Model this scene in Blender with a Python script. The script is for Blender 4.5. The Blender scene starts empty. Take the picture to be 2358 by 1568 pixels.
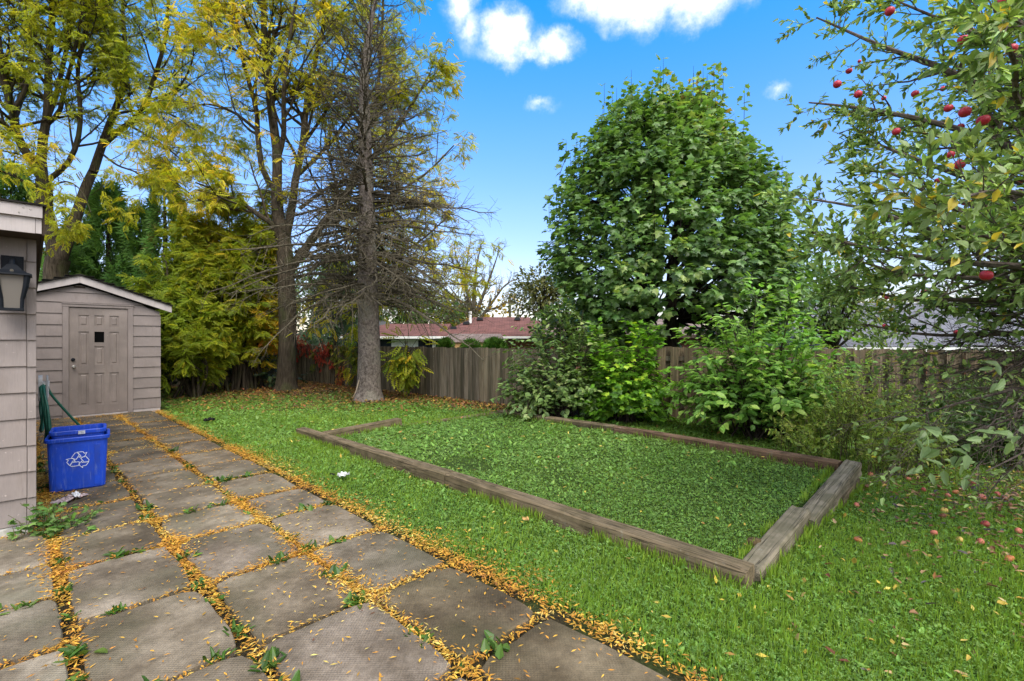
import bpy, math, random
import numpy as np
from mathutils import Matrix, Vector, Quaternion

# ------------------------------------------------------------------ camera, sky, sun, exposure
S = bpy.context.scene
COL = S.collection
random.seed(7)
rng = np.random.default_rng(11)
PI = math.pi
CAM_H = 1.45
FPX = 1097.3            # focal length in units of a 2358 px wide frame

cam_d = bpy.data.cameras.new("camera")
cam = bpy.data.objects.new("camera", cam_d)
COL.objects.link(cam)
cam.location = (0, 0, CAM_H)
cam.rotation_euler = (PI / 2, 0, 0)
cam_d.sensor_width = 36.0
cam_d.lens = 36.0 * FPX / 2358.0
cam_d.clip_start = 0.05
cam_d.clip_end = 3000
S.camera = cam

SUN_EL = math.radians(50)
SUN_AZ = math.radians(157)      # clockwise from +Y: behind the camera, to the right
world = bpy.data.worlds.new("World")
S.world = world
world.use_nodes = True


def build_world():
    nt = world.node_tree
    N, L = nt.nodes, nt.links
    N.clear()
    out = N.new("ShaderNodeOutputWorld")
    bg = N.new("ShaderNodeBackground")
    bg.inputs["Strength"].default_value = 0.15
    L.new(bg.outputs[0], out.inputs[0])
    sky = N.new("ShaderNodeTexSky")
    sky.sky_type = 'NISHITA'
    sky.sun_disc = False
    sky.sun_elevation = SUN_EL
    sky.sun_rotation = SUN_AZ
    sky.air_density = 1.0
    sky.dust_density = 0.6
    sky.ozone_density = 2.2
    tc = N.new("ShaderNodeTexCoord")
    D = tc.outputs["Generated"]

    def math_(op, a, b=None, c=None, clamp=False):
        n = N.new("ShaderNodeMath")
        n.operation = op
        n.use_clamp = clamp
        for i, v in enumerate((a, b, c)):
            if v is None:
                continue
            if isinstance(v, (int, float)):
                n.inputs[i].default_value = v
            else:
                L.new(v, n.inputs[i])
        return n.outputs[0]

    def dot(v, vec):
        n = N.new("ShaderNodeVectorMath")
        n.operation = 'DOT_PRODUCT'
        L.new(v, n.inputs[0])
        n.inputs[1].default_value = vec
        return n.outputs["Value"]

    # warped direction so that cloud outlines billow
    def noise(scale, detail, rough, vec=None):
        n = N.new("ShaderNodeTexNoise")
        n.inputs["Scale"].default_value = scale
        n.inputs["Detail"].default_value = detail
        n.inputs["Roughness"].default_value = rough
        L.new(vec if vec is not None else D, n.inputs["Vector"])
        return n
    wn = noise(11.0, 8.0, 0.68)
    sub = N.new("ShaderNodeVectorMath"); sub.operation = 'SUBTRACT'
    L.new(wn.outputs["Color"], sub.inputs[0]); sub.inputs[1].default_value = (0.5, 0.5, 0.5)
    sc = N.new("ShaderNodeVectorMath"); sc.operation = 'SCALE'
    L.new(sub.outputs[0], sc.inputs[0]); sc.inputs["Scale"].default_value = 0.075
    ad = N.new("ShaderNodeVectorMath"); ad.operation = 'ADD'
    L.new(D, ad.inputs[0]); L.new(sc.outputs[0], ad.inputs[1])
    nm = N.new("ShaderNodeVectorMath"); nm.operation = 'NORMALIZE'
    L.new(ad.outputs[0], nm.inputs[0])
    W = nm.outputs[0]

    def blob(px, py, rx, ry, dens=1.0):
        d = Vector(((px - 1179) / FPX, 1.0, (784 - py) / FPX)).normalized()
        r = d.cross(Vector((0, 0, 1))).normalized()
        u = r.cross(d).normalized()
        k = FPX / math.cos(math.acos(max(-1, min(1, d.y)))) if d.y > 0 else FPX
        a = math_('DIVIDE', dot(W, r), rx / k)
        b = math_('DIVIDE', dot(W, u), ry / k)
        rr = math_('SQRT', math_('ADD', math_('MULTIPLY', a, a), math_('MULTIPLY', b, b)))
        v = math_('SUBTRACT', 1.45, rr)          # >0 inside
        f = math_('GREATER_THAN', dot(D, d), 0.2)
        v = math_('MULTIPLY', math_('MAXIMUM', v, 0.0), f)
        return math_('MULTIPLY', v, dens)
    blobs = [(1058, 15, 40, 52, .62), (1088, 80, 34, 46, .5), (1172, 82, 52, 52, .95), (1275, 112, 46, 36, .8), (1190, 122, 105, 20, .5),
             (1345, 0, 66, 34, .6), (1470, -15, 110, 62, 1.0), (1610, -15, 72, 66, 1.0), (1472, 70, 28, 24, .22), (1715, -15, 50, 30, .3),
             (1237, 243, 34, 15, .50), (1270, 248, 24, 9, .25), (1783, 205, 22, 15, .36)]
    tot = None
    for b in blobs:
        v = blob(*b)
        tot = v if tot is None else math_('MAXIMUM', tot, v)
    fine = noise(26.0, 7.0, 0.62).outputs["Fac"]
    cl = math_('ADD', tot, math_('MULTIPLY', math_('SUBTRACT', fine, 0.5), math_('MULTIPLY', math_('MINIMUM', tot, 0.6), 2.2)))
    mr = N.new("ShaderNodeMapRange"); mr.interpolation_type = 'SMOOTHSTEP'
    L.new(cl, mr.inputs["Value"])
    mr.inputs["From Min"].default_value = 0.02
    mr.inputs["From Max"].default_value = 1.25
    # scattered cumulus over the rest of the sky (planar layer), thinning where the view is clear
    sx = N.new("ShaderNodeSeparateXYZ"); L.new(D, sx.inputs[0])
    zc = math_('ADD', math_('MAXIMUM', sx.outputs["Z"], 0.0), 0.18)
    pv = N.new("ShaderNodeCombineXYZ")
    L.new(math_('DIVIDE', sx.outputs["X"], zc), pv.inputs[0])
    L.new(math_('DIVIDE', sx.outputs["Y"], zc), pv.inputs[1])
    cn = noise(1.1, 7.0, 0.58, pv.outputs[0]).outputs["Fac"]
    cm = N.new("ShaderNodeMapRange"); cm.interpolation_type = 'SMOOTHSTEP'
    L.new(cn, cm.inputs["Value"])
    cm.inputs["From Min"].default_value = 0.34
    cm.inputs["From Max"].default_value = 0.54
    away = N.new("ShaderNodeMapRange"); away.interpolation_type = 'SMOOTHSTEP'
    L.new(dot(D, Vector((0, .90, .22)).normalized()), away.inputs["Value"])
    away.inputs["From Min"].default_value = 0.62
    away.inputs["From Max"].default_value = 0.40
    away.inputs["To Min"].default_value = 0.0
    away.inputs["To Max"].default_value = 1.0
    up = math_('GREATER_THAN', sx.outputs["Z"], 0.0)
    far = math_('MULTIPLY', math_('MULTIPLY', cm.outputs[0], away.outputs[0]), up)
    cloud = math_('MAXIMUM', mr.outputs[0], far, None, True)
    # blue grade of the clear sky: deep overhead, pale near the horizon
    gr = N.new("ShaderNodeValToRGB")
    L.new(math_('MAXIMUM', sx.outputs["Z"], 0.0), gr.inputs[0])
    e = gr.color_ramp.elements
    e[0].position = 0.0; e[0].color = (0.47, 0.39, 0.365, 1)
    e[1].position = 0.58; e[1].color = (0.08, 0.50, 0.74, 1)
    for p_, c_ in ((0.12, (0.46, 0.40, 0.42)), (0.27, (0.38, 0.45, 0.57)), (0.40, (0.265, 0.48, 0.67))):
        m = e.new(p_); m.color = (*c_, 1)
    mul = N.new("ShaderNodeMix"); mul.data_type = 'RGBA'; mul.blend_type = 'MULTIPLY'
    mul.inputs["Factor"].default_value = 1.0
    L.new(sky.outputs[0], mul.inputs["A"]); L.new(gr.outputs[0], mul.inputs["B"])
    mix = N.new("ShaderNodeMix"); mix.data_type = 'RGBA'
    L.new(cloud, mix.inputs["Factor"])
    L.new(mul.outputs["Result"], mix.inputs["A"])
    mix.inputs["B"].default_value = (3.15, 3.1, 3.06, 1)
    L.new(mix.outputs["Result"], bg.inputs["Color"])


build_world()

sun_d = bpy.data.lights.new("sun", 'SUN')
sun_d.energy = 1.25
sun_d.angle = math.radians(42)
sun_d.color = (1.0, 0.955, 0.88)
sun = bpy.data.objects.new("sun", sun_d)
COL.objects.link(sun)
sdir = Vector((math.sin(SUN_AZ) * math.cos(SUN_EL), math.cos(SUN_AZ) * math.cos(SUN_EL), math.sin(SUN_EL)))
sun.rotation_euler = sdir.to_track_quat('Z', 'Y').to_euler()
sun.location = (6, -10, 20)

S.view_settings.view_transform = 'Standard'
S.view_settings.look = 'None'
S.view_settings.gamma = 1.0
S.view_settings.exposure = 1.86
S.view_settings.use_curve_mapping = False
S.cycles.max_bounces = 7
S.cycles.transparent_max_bounces = 8
S.cycles.diffuse_bounces = 4
S.cycles.use_adaptive_sampling = True
S.cycles.adaptive_threshold = 0.02
try:
    S.cycles.use_denoising = True
except Exception:
    pass

# ------------------------------------------------------------------ helpers


def lin(r, g, b):
    """sRGB 0-255 to linear"""
    def f(c):
        c = c / 255.0
        return c / 12.92 if c <= 0.04045 else ((c + 0.055) / 1.055) ** 2.4
    return np.array([f(r), f(g), f(b)])


def G(px, py, z=0.0):
    """point of the ground seen at a position of the photograph (2358 px wide)"""
    Y = FPX * (CAM_H - z) / (py - 784.0)
    return np.array([(px - 1179.0) / FPX * Y, Y, z])


def P(px, py, Y):
    return np.array([(px - 1179.0) / FPX * Y, Y, CAM_H + (784.0 - py) / FPX * Y])


D1 = np.array([-0.7211, 0.6929])     # along the paving, away from the house
D2 = np.array([0.6929, 0.7211])      # across the paving, towards the lawn
YAW = math.atan2(D2[1], D2[0])


def AB(a, b, z=0.0):
    p = a * D1 + b * D2
    return np.array([p[0], p[1], z])


def nrm(v):
    return v / np.maximum(np.linalg.norm(v, axis=-1, keepdims=True), 1e-9)


def hgt(x, y):
    b = x * D2[0] + y * D2[1]
    t = np.clip((b - 9.3) / 6.0, 0, 1)
    return -0.95 * t * t * (3 - 2 * t)


_k = rng.normal(size=(14, 3)); _ph = rng.uniform(0, 6.28, 14)


def sn(p, scale=1.0):
    """cheap smooth noise, about -1..1"""
    q = np.asarray(p) * scale
    v = 0
    for i in range(14):
        v = v + np.sin(q @ (_k[i] * (0.6 + 0.16 * i)) + _ph[i]) / (1 + 0.13 * i)
    return v / 4.2


class MB:
    """collects vertices, tris, quads and ngons and links them as one mesh object"""
    def __init__(s):
        s.v = []; s.c = []; s.n = 0
        s.f = {3: [], 4: []}; s.fm = {3: [], 4: []}
        s.ng = []; s.ngm = []

    def add(s, v, f, col=(1, 1, 1), mi=0):
        v = np.asarray(v, float).reshape(-1, 3)
        col = np.asarray(col, float)
        if col.ndim == 1:
            col = np.repeat(col[None, :3], len(v), 0)
        f = np.asarray(f, int)
        s.v.append(v); s.c.append(col[:, :3])
        if f.size:
            k = f.shape[1]
            s.f[k].append(f + s.n); s.fm[k].append(np.full(len(f), mi))
        s.n += len(v)
        return s.n - len(v)

    def ngon(s, idx, mi=0):
        s.ng.append([int(i) for i in idx]); s.ngm.append(mi)

    def box(s, x0, x1, y0, y1, z0, z1, col=(1, 1, 1), mi=0, M=None):
        v = np.array([[x, y, z] for z in (z0, z1) for x, y in ((x0, y0), (x1, y0), (x1, y1), (x0, y1))], float)
        if M is not None:
            v = v @ M[:3, :3].T + M[:3, 3]
        s.add(v, [[3, 2, 1, 0], [4, 5, 6, 7], [0, 1, 5, 4], [1, 2, 6, 5], [2, 3, 7, 6], [3, 0, 4, 7]], col, mi)

    def tubes(s, Pp, R, sides=5, col=(1, 1, 1), mi=0, cap=False):
        Pp = np.asarray(Pp, float); R = np.asarray(R, float)
        if Pp.ndim == 2:
            Pp = Pp[None]; R = R[None]
        Nn, K, _ = Pp.shape
        if Nn == 0:
            return
        T = nrm(np.gradient(Pp, axis=1))
        mean = nrm(Pp[:, -1] - Pp[:, 0])
        ref = np.where(np.abs(mean[:, 2:3]) > 0.8, np.array([[1.0, 0.13, 0]]), np.array([[0.05, 0.09, 1.0]]))
        ref = np.repeat(ref[:, None, :], K, 1)
        X = nrm(np.cross(ref, T)); Y = np.cross(T, X)
        an = np.arange(sides) / sides * 2 * PI
        V = Pp[:, :, None, :] + R[:, :, None, None] * (np.cos(an)[None, None, :, None] * X[:, :, None, :] + np.sin(an)[None, None, :, None] * Y[:, :, None, :])
        V = V.reshape(-1, 3)
        j = np.arange(sides); jn = (j + 1) % sides
        base = np.arange(K - 1)[:, None] * sides
        q = np.stack([base + j, base + jn, base + sides + jn, base + sides + j], -1).reshape(-1, 4)
        F = (q[None] + (np.arange(Nn) * K * sides)[:, None, None]).reshape(-1, 4)
        col = np.asarray(col, float)
        if col.ndim == 2:
            col = np.repeat(col, K * sides, 0)
        off = s.add(V, F, col, mi)
        if cap:
            for i in range(Nn):
                b = off + i * K * sides
                s.ngon((b + j)[::-1], mi); s.ngon(b + (K - 1) * sides + j, mi)

    def leaves(s, tv, tf, pos, d, n, size, col, mi=0, wscale=None):
        """stamps a template (y = midrib, x = width, z = face) at many places"""
        tv = np.asarray(tv, float); tf = np.asarray(tf, int)
        Nn = len(pos)
        if Nn == 0:
            return
        d = nrm(np.asarray(d, float)); n = np.asarray(n, float)
        z = nrm(n - (n * d).sum(-1, keepdims=True) * d)
        x = np.cross(d, z)
        sz = np.broadcast_to(np.asarray(size, float), (Nn,))
        w = sz if wscale is None else sz * wscale
        V = (tv[None, :, 0:1] * x[:, None] * w[:, None, None] + tv[None, :, 1:2] * d[:, None] * sz[:, None, None]
             + tv[None, :, 2:3] * z[:, None] * sz[:, None, None]) + np.asarray(pos)[:, None]
        F = (tf[None] + (np.arange(Nn) * len(tv))[:, None, None]).reshape(-1, tf.shape[1])
        c = np.repeat(np.asarray(col, float), len(tv), 0)
        s.add(V.reshape(-1, 3), F, c, mi)

    def mesh(s, name, mats, smooth=False, origin=(0, 0, 0)):
        me = bpy.data.meshes.new(name)
        v = np.concatenate(s.v) - np.asarray(origin, float)
        c = np.concatenate(s.c)
        loops = []; starts = []; mi = []; cnt = 0
        for k in (3, 4):
            if s.f[k]:
                f = np.concatenate(s.f[k])
                loops.append(f.ravel()); starts.append(cnt + np.arange(len(f)) * k); mi.append(np.concatenate(s.fm[k]))
                cnt += f.size
        for g, m in zip(s.ng, s.ngm):
            loops.append(np.array(g)); starts.append(np.array([cnt])); mi.append(np.array([m])); cnt += len(g)
        loops = np.concatenate(loops).astype(np.int32); starts = np.concatenate(starts).astype(np.int32); mi = np.concatenate(mi).astype(np.int32)
        me.vertices.add(len(v)); me.vertices.foreach_set("co", v.astype(np.float32).ravel())
        me.loops.add(len(loops)); me.loops.foreach_set("vertex_index", loops)
        me.polygons.add(len(starts)); me.polygons.foreach_set("loop_start", starts)
        me.polygons.foreach_set("material_index", mi)
        me.polygons.foreach_set("use_smooth", np.full(len(starts), bool(smooth)))
        me.update(calc_edges=True)
        me.validate()
        a = me.color_attributes.new("Col", 'FLOAT_COLOR', 'POINT')
        a.data.foreach_set("color", np.concatenate([c, np.ones((len(c), 1))], 1).astype(np.float32).ravel())
        for m in (mats if isinstance(mats, (list, tuple)) else [mats]):
            me.materials.append(m)
        return me

    def build(s, name, mats, parent=None, local=False, smooth=False, color=None, origin=None):
        """world-space vertices unless local; a top-level mesh gets its origin at `origin`"""
        if parent is not None and not local:
            Mi = np.array(WM(parent).inverted())
            s.v = [v @ Mi[:3, :3].T + Mi[:3, 3] for v in s.v]
        o = bpy.data.objects.new(name, s.mesh(name, mats, smooth, origin if origin is not None else (0, 0, 0)))
        if origin is not None:
            o.location = origin
        COL.objects.link(o)
        if parent is not None:
            o.parent = parent
        if color is not None:
            o.color = (*color, 1)
        return o


def WM(o):
    m = Matrix.LocRotScale(o.location, o.rotation_euler, o.scale)
    return WM(o.parent) @ m if o.parent else m


def tag(o, label, cat, group=None):
    o["label"] = label; o["category"] = cat
    if group:
        o["group"] = group
    return o


def thing(name, label, cat, loc=(0, 0, 0), rz=0.0, group=None):
    o = bpy.data.objects.new(name, None)
    COL.objects.link(o)
    o.location = loc; o.rotation_euler = (0, 0, rz); o.empty_display_size = 0.1
    return tag(o, label, cat, group)


def part(name, me, parent, loc=(0, 0, 0), color=None):
    o = bpy.data.objects.new(name, me)
    COL.objects.link(o); o.parent = parent; o.location = loc
    if color is not None:
        o.color = (*color, 1)
    return o


def leaf_parts(name, meshes, root, pos, d, n, size, pick):
    """single leaves as parts that share mesh data"""
    org = np.array(root.location)
    d = nrm(np.asarray(d, float)); n = np.asarray(n, float)
    z = nrm(n - (n * d).sum(-1, keepdims=True) * d); x = np.cross(d, z)
    for i in range(len(pos)):
        o = bpy.data.objects.new(name, meshes[int(pick[i]) % len(meshes)])
        COL.objects.link(o); o.parent = root
        m = Matrix((x[i], d[i], z[i])).transposed()
        o.rotation_mode = 'QUATERNION'
        o.rotation_quaternion = m.to_quaternion()
        o.location = np.asarray(pos[i]) - org
        s = float(size[i]); o.scale = (s, s, s)


# ------------------------------------------------------------------ materials
def nodes_of(name):
    m = bpy.data.materials.new(name)
    m.use_nodes = True
    nt = m.node_tree
    return m, nt.nodes, nt.links, nt.nodes["Principled BSDF"]


def nz(N, L, vec, scale, detail=4, rough=0.55, sc=None):
    if sc is not None:
        mp = N.new("ShaderNodeMapping"); mp.inputs["Scale"].default_value = sc
        L.new(vec, mp.inputs["Vector"]); vec = mp.outputs[0]
    n = N.new("ShaderNodeTexNoise"); n.inputs["Scale"].default_value = scale
    n.inputs["Detail"].default_value = detail; n.inputs["Roughness"].default_value = rough
    L.new(vec, n.inputs["Vector"])
    return n


def ramp(N, L, fac, stops):
    r = N.new("ShaderNodeValToRGB")
    e = r.color_ramp.elements
    while len(e) < len(stops):
        e.new(0.5)
    for i, (p, c) in enumerate(stops):
        e[i].position = p; e[i].color = (*c[:3], 1) if len(c) >= 3 else (c[0], c[0], c[0], 1)
    L.new(fac, r.inputs[0])
    return r.outputs[0]


def mixc(N, L, fac, a, b, mode='MIX'):
    n = N.new("ShaderNodeMix"); n.data_type = 'RGBA'; n.blend_type = mode
    for k, v in (("Factor", fac), ("A", a), ("B", b)):
        if hasattr(v, "is_output"):
            L.new(v, n.inputs[k])
        elif k == "Factor":
            n.inputs[k].default_value = v
        else:
            n.inputs[k].default_value = (*v[:3], 1)
    return n.outputs["Result"]


def bump(N, L, bsdf, h, strength=0.4, dist=0.01, prev=None):
    b = N.new("ShaderNodeBump"); b.inputs["Strength"].default_value = strength; b.inputs["Distance"].default_value = dist
    L.new(h, b.inputs["Height"])
    if prev is not None:
        L.new(prev, b.inputs["Normal"])
    if bsdf is not None:
        L.new(b.outputs[0], bsdf.inputs["Normal"])
    return b.outputs[0]


def obj_vec(N, L, shift=True):
    tc = N.new("ShaderNodeTexCoord")
    if not shift:
        return tc.outputs["Object"]
    oi = N.new("ShaderNodeObjectInfo")
    ad = N.new("ShaderNodeVectorMath"); ad.operation = 'ADD'
    mu = N.new("ShaderNodeMath"); mu.operation = 'MULTIPLY'; mu.inputs[1].default_value = 37.0
    L.new(oi.outputs["Random"], mu.inputs[0])
    L.new(tc.outputs["Object"], ad.inputs[0]); L.new(mu.outputs[0], ad.inputs[1])
    return ad.outputs[0]


def m_leaf(name, trans=0.35, rough=0.45, spec=0.35, warm=(1.15, 1.05, .5)):
    m, N, L, B = nodes_of(name)
    at = N.new("ShaderNodeAttribute"); at.attribute_name = "Col"
    geo = N.new("ShaderNodeNewGeometry")
    v = nz(N, L, geo.outputs["Position"], 14.0, 2)
    c = mixc(N, L, 0.45, at.outputs["Color"], ramp(N, L, v.outputs["Fac"], [(0.3, (0.55,)), (0.7, (1.4,))]), 'MULTIPLY')
    L.new(c, B.inputs["Base Color"])
    B.inputs["Roughness"].default_value = rough
    B.inputs["Specular IOR Level"].default_value = spec
    t = N.new("ShaderNodeBsdfTranslucent")
    L.new(mixc(N, L, 1.0, c, warm, 'MULTIPLY'), t.inputs["Color"])
    mx = N.new("ShaderNodeMixShader"); mx.inputs[0].default_value = trans
    L.new(B.outputs[0], mx.inputs[1]); L.new(t.outputs[0], mx.inputs[2])
    L.new(mx.outputs[0], N["Material Output"].inputs["Surface"])
    return m


def m_bark(name, c0, c1, sc=(14, 14, 3), strength=0.8, dist=0.02, moss=None, scale=3.0):
    m, N, L, B = nodes_of(name)
    v = obj_vec(N, L, False)
    n1 = nz(N, L, v, scale, 7, 0.65, sc)
    n2 = nz(N, L, v, 1.4, 3)
    c = ramp(N, L, n1.outputs["Fac"], [(0.33, c0), (0.62, c1)])
    c = mixc(N, L, 0.5, c, ramp(N, L, n2.outputs["Fac"], [(0.35, (0.6,)), (0.65, (1.3,))]), 'MULTIPLY')
    if moss is not None:
        n3 = nz(N, L, v, 2.3, 5)
        c = mixc(N, L, ramp(N, L, n3.outputs["Fac"], [(0.5, (0,)), (0.68, (0.7,))]), c, moss)
    L.new(c, B.inputs["Base Color"]); B.inputs["Roughness"].default_value = 0.9
    B.inputs["Specular IOR Level"].default_value = 0.15
    bump(N, L, B, n1.outputs["Fac"], strength, dist)
    return m


def m_plain(name, col, rough=0.6, spec=0.4, metal=0.0, var=0.18, bscale=None, vs=6.0):
    m, N, L, B = nodes_of(name)
    v = obj_vec(N, L)
    n = nz(N, L, v, vs, 5)
    c = mixc(N, L, 1.0, col, ramp(N, L, n.outputs["Fac"], [(0.3, (1 - var,)), (0.7, (1 + var,))]), 'MULTIPLY')
    L.new(c, B.inputs["Base Color"])
    B.inputs["Roughness"].default_value = rough; B.inputs["Specular IOR Level"].default_value = spec
    B.inputs["Metallic"].default_value = metal
    if bscale:
        n2 = nz(N, L, v, bscale, 4)
        bump(N, L, B, n2.outputs["Fac"], 0.25, 0.004)
    return m


def m_siding(name, col, dirt=0.25):
    """painted wood siding: faint vertical brush grain, grime, chips"""
    m, N, L, B = nodes_of(name)
    v = obj_vec(N, L)
    g = nz(N, L, v, 1.0, 4, 0.6, (160, 160, 6))
    big = nz(N, L, v, 2.2, 4)
    chip = nz(N, L, v, 30.0, 3, 0.7)
    stk = nz(N, L, v, 1.0, 5, 0.65, (14, 14, 1.6))
    c = mixc(N, L, 0.4, col, ramp(N, L, g.outputs["Fac"], [(0.3, (0.82,)), (0.7, (1.12,))]), 'MULTIPLY')
    c = mixc(N, L, 1.0, c, ramp(N, L, big.outputs["Fac"], [(0.28, (1 - dirt,)), (0.7, (1.1,))]), 'MULTIPLY')
    c = mixc(N, L, ramp(N, L, stk.outputs["Fac"], [(0.55, (0,)), (0.75, (0.38,))]), c, np.array(col) * np.array((.55, .50, .42)))
    c = mixc(N, L, ramp(N, L, chip.outputs["Fac"], [(0.69, (0,)), (0.715, (0.75,))]), c, np.array(col) * 1.7)
    L.new(c, B.inputs["Base Color"]); B.inputs["Roughness"].default_value = 0.55
    B.inputs["Specular IOR Level"].default_value = 0.3
    bump(N, L, B, g.outputs["Fac"], 0.25, 0.003)
    return m


def m_fence(name):
    m, N, L, B = nodes_of(name)
    v = obj_vec(N, L)
    oi = N.new("ShaderNodeObjectInfo")
    g = nz(N, L, v, 1.0, 6, 0.65, (70, 70, 2.0))
    st = nz(N, L, v, 1.0, 4, 0.6, (9, 9, 1.1))
    c = ramp(N, L, g.outputs["Fac"], [(0.28, (0.050, 0.037, 0.024)), (0.5, (0.135, 0.108, 0.074)), (0.75, (0.245, 0.212, 0.160))])
    c = mixc(N, L, 1.0, c, oi.outputs["Color"], 'MULTIPLY')
    c = mixc(N, L, ramp(N, L, st.outputs["Fac"], [(0.36, (0.65,)), (0.55, (0,))]), c, (0.035, 0.036, 0.020))
    c = mixc(N, L, ramp(N, L, st.outputs["Fac"], [(0.60, (0,)), (0.75, (0.35,))]), c, (0.16, 0.18, 0.13))
    L.new(c, B.inputs["Base Color"]); B.inputs["Roughness"].default_value = 0.9
    B.inputs["Specular IOR Level"].default_value = 0.15
    bump(N, L, B, g.outputs["Fac"], 0.5, 0.006)
    return m


def m_timber(name, base=(0.165, 0.125, 0.078)):
    m, N, L, B = nodes_of(name)
    v = obj_vec(N, L)
    g = nz(N, L, v, 1.0, 7, 0.7, (2.2, 46, 46))
    cr = nz(N, L, v, 1.0, 3, 0.5, (0.9, 30, 30))
    st = nz(N, L, v, 5.0, 5)
    b = np.array(base)
    c = ramp(N, L, g.outputs["Fac"], [(0.25, b * 0.50), (0.48, b), (0.75, b * 1.45 + 0.01)])
    c = mixc(N, L, ramp(N, L, st.outputs["Fac"], [(0.38, (0.6,)), (0.56, (0,))]), c, b * np.array((0.38, 0.42, 0.32)))
    lic = nz(N, L, v, 9.0, 6, 0.75)
    c = mixc(N, L, ramp(N, L, lic.outputs["Fac"], [(0.62, (0,)), (0.72, (0.35,))]), c, (0.32, 0.34, 0.29))
    crk = ramp(N, L, cr.outputs["Fac"], [(0.475, (1,)), (0.495, (0,)), (0.505, (0,)), (0.525, (1,))])
    c = mixc(N, L, crk, mixc(N, L, 0.60, c, (0.012, 0.010, 0.007)), c)
    L.new(c, B.inputs["Base Color"]); B.inputs["Roughness"].default_value = 0.9
    B.inputs["Specular IOR Level"].default_value = 0.15
    b1 = bump(N, L, None, g.outputs["Fac"], 0.35, 0.005)
    bump(N, L, B, crk, 0.6, 0.008, b1)
    return m


def m_slab():
    m, N, L, B = nodes_of("paving_concrete")
    v0 = obj_vec(N, L, False)
    v = obj_vec(N, L)
    oi = N.new("ShaderNodeObjectInfo")
    # dimpled cast face: rows of small pits, worn smooth in patches
    sx = N.new("ShaderNodeSeparateXYZ"); L.new(v0, sx.inputs[0])

    def sine(o, k):
        a = N.new("ShaderNodeMath"); a.operation = 'MULTIPLY'; a.inputs[1].default_value = k; L.new(o, a.inputs[0])
        b = N.new("ShaderNodeMath"); b.operation = 'SINE'; L.new(a.outputs[0], b.inputs[0]); return b.outputs[0]
    pm = N.new("ShaderNodeMath"); pm.operation = 'MULTIPLY'
    L.new(sine(sx.outputs[0], 2 * PI / 0.019), pm.inputs[0]); L.new(sine(sx.outputs[1], 2 * PI / 0.019), pm.inputs[1])
    big = nz(N, L, v, 2.6, 5, 0.6)
    wear = nz(N, L, v, 3.2, 3)
    mid = nz(N, L, v, 26.0, 5, 0.7)
    fine = nz(N, L, v, 210.0, 3, 0.7)
    c = ramp(N, L, big.outputs["Fac"], [(0.26, (0.066, 0.050, 0.034)), (0.47, (0.152, 0.121, 0.088)), (0.70, (0.285, 0.236, 0.184))])
    c = mixc(N, L, 0.7, c, ramp(N, L, mid.outputs["Fac"], [(0.3, (0.66,)), (0.7, (1.3,))]), 'MULTIPLY')
    c = mixc(N, L, 0.55, c, ramp(N, L, fine.outputs["Fac"], [(0.35, (0.6,)), (0.65, (1.35,))]), 'MULTIPLY')
    alg = nz(N, L, v, 1.7, 4)
    c = mixc(N, L, ramp(N, L, alg.outputs["Fac"], [(0.50, (0,)), (0.70, (0.55,))]), c, (0.075, 0.072, 0.040))
    c = mixc(N, L, 1.0, c, oi.outputs["Color"], 'MULTIPLY')
    pit = N.new("ShaderNodeMath"); pit.operation = 'MULTIPLY'
    L.new(pm.outputs[0], pit.inputs[0]); L.new(ramp(N, L, wear.outputs["Fac"], [(0.36, (0.1,)), (0.58, (1,))]), pit.inputs[1])
    c = mixc(N, L, 0.5, c, ramp(N, L, pit.outputs[0], [(0.0, (1.0,)), (0.9, (0.55,))]), 'MULTIPLY')
    L.new(c, B.inputs["Base Color"]); B.inputs["Roughness"].default_value = 0.85
    B.inputs["Specular IOR Level"].default_value = 0.25
    b1 = bump(N, L, None, pit.outputs[0], 0.35, -0.004)
    b2 = bump(N, L, None, mid.outputs["Fac"], 0.4, 0.006, b1)
    bump(N, L, B, fine.outputs["Fac"], 0.35, 0.003, b2)
    return m


def m_ground():
    m, N, L, B = nodes_of("soil_and_turf")
    geo = N.new("ShaderNodeNewGeometry"); v = geo.outputs["Position"]
    n1 = nz(N, L, v, 3.0, 8, 0.7); n2 = nz(N, L, v, 60.0, 5, 0.7); n3 = nz(N, L, v, 0.8, 3)
    c = ramp(N, L, n2.outputs["Fac"], [(0.3, (0.016, 0.013, 0.008)), (0.7, (0.075, 0.060, 0.034))])
    g = ramp(N, L, n2.outputs["Fac"], [(0.3, (0.020, 0.042, 0.008)), (0.7, (0.060, 0.115, 0.018))])
    at = N.new("ShaderNodeAttribute"); at.attribute_name = "Col"
    sp = N.new("ShaderNodeSeparateColor"); L.new(at.outputs["Color"], sp.inputs[0])
    c = mixc(N, L, sp.outputs[0], c, g)
    c = mixc(N, L, 0.6, c, ramp(N, L, n1.outputs["Fac"], [(0.3, (0.6,)), (0.7, (1.3,))]), 'MULTIPLY')
    L.new(c, B.inputs["Base Color"]); B.inputs["Roughness"].default_value = 0.95
    B.inputs["Specular IOR Level"].default_value = 0.1
    bump(N, L, B, n2.outputs["Fac"], 0.8, 0.02)
    return m


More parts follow.
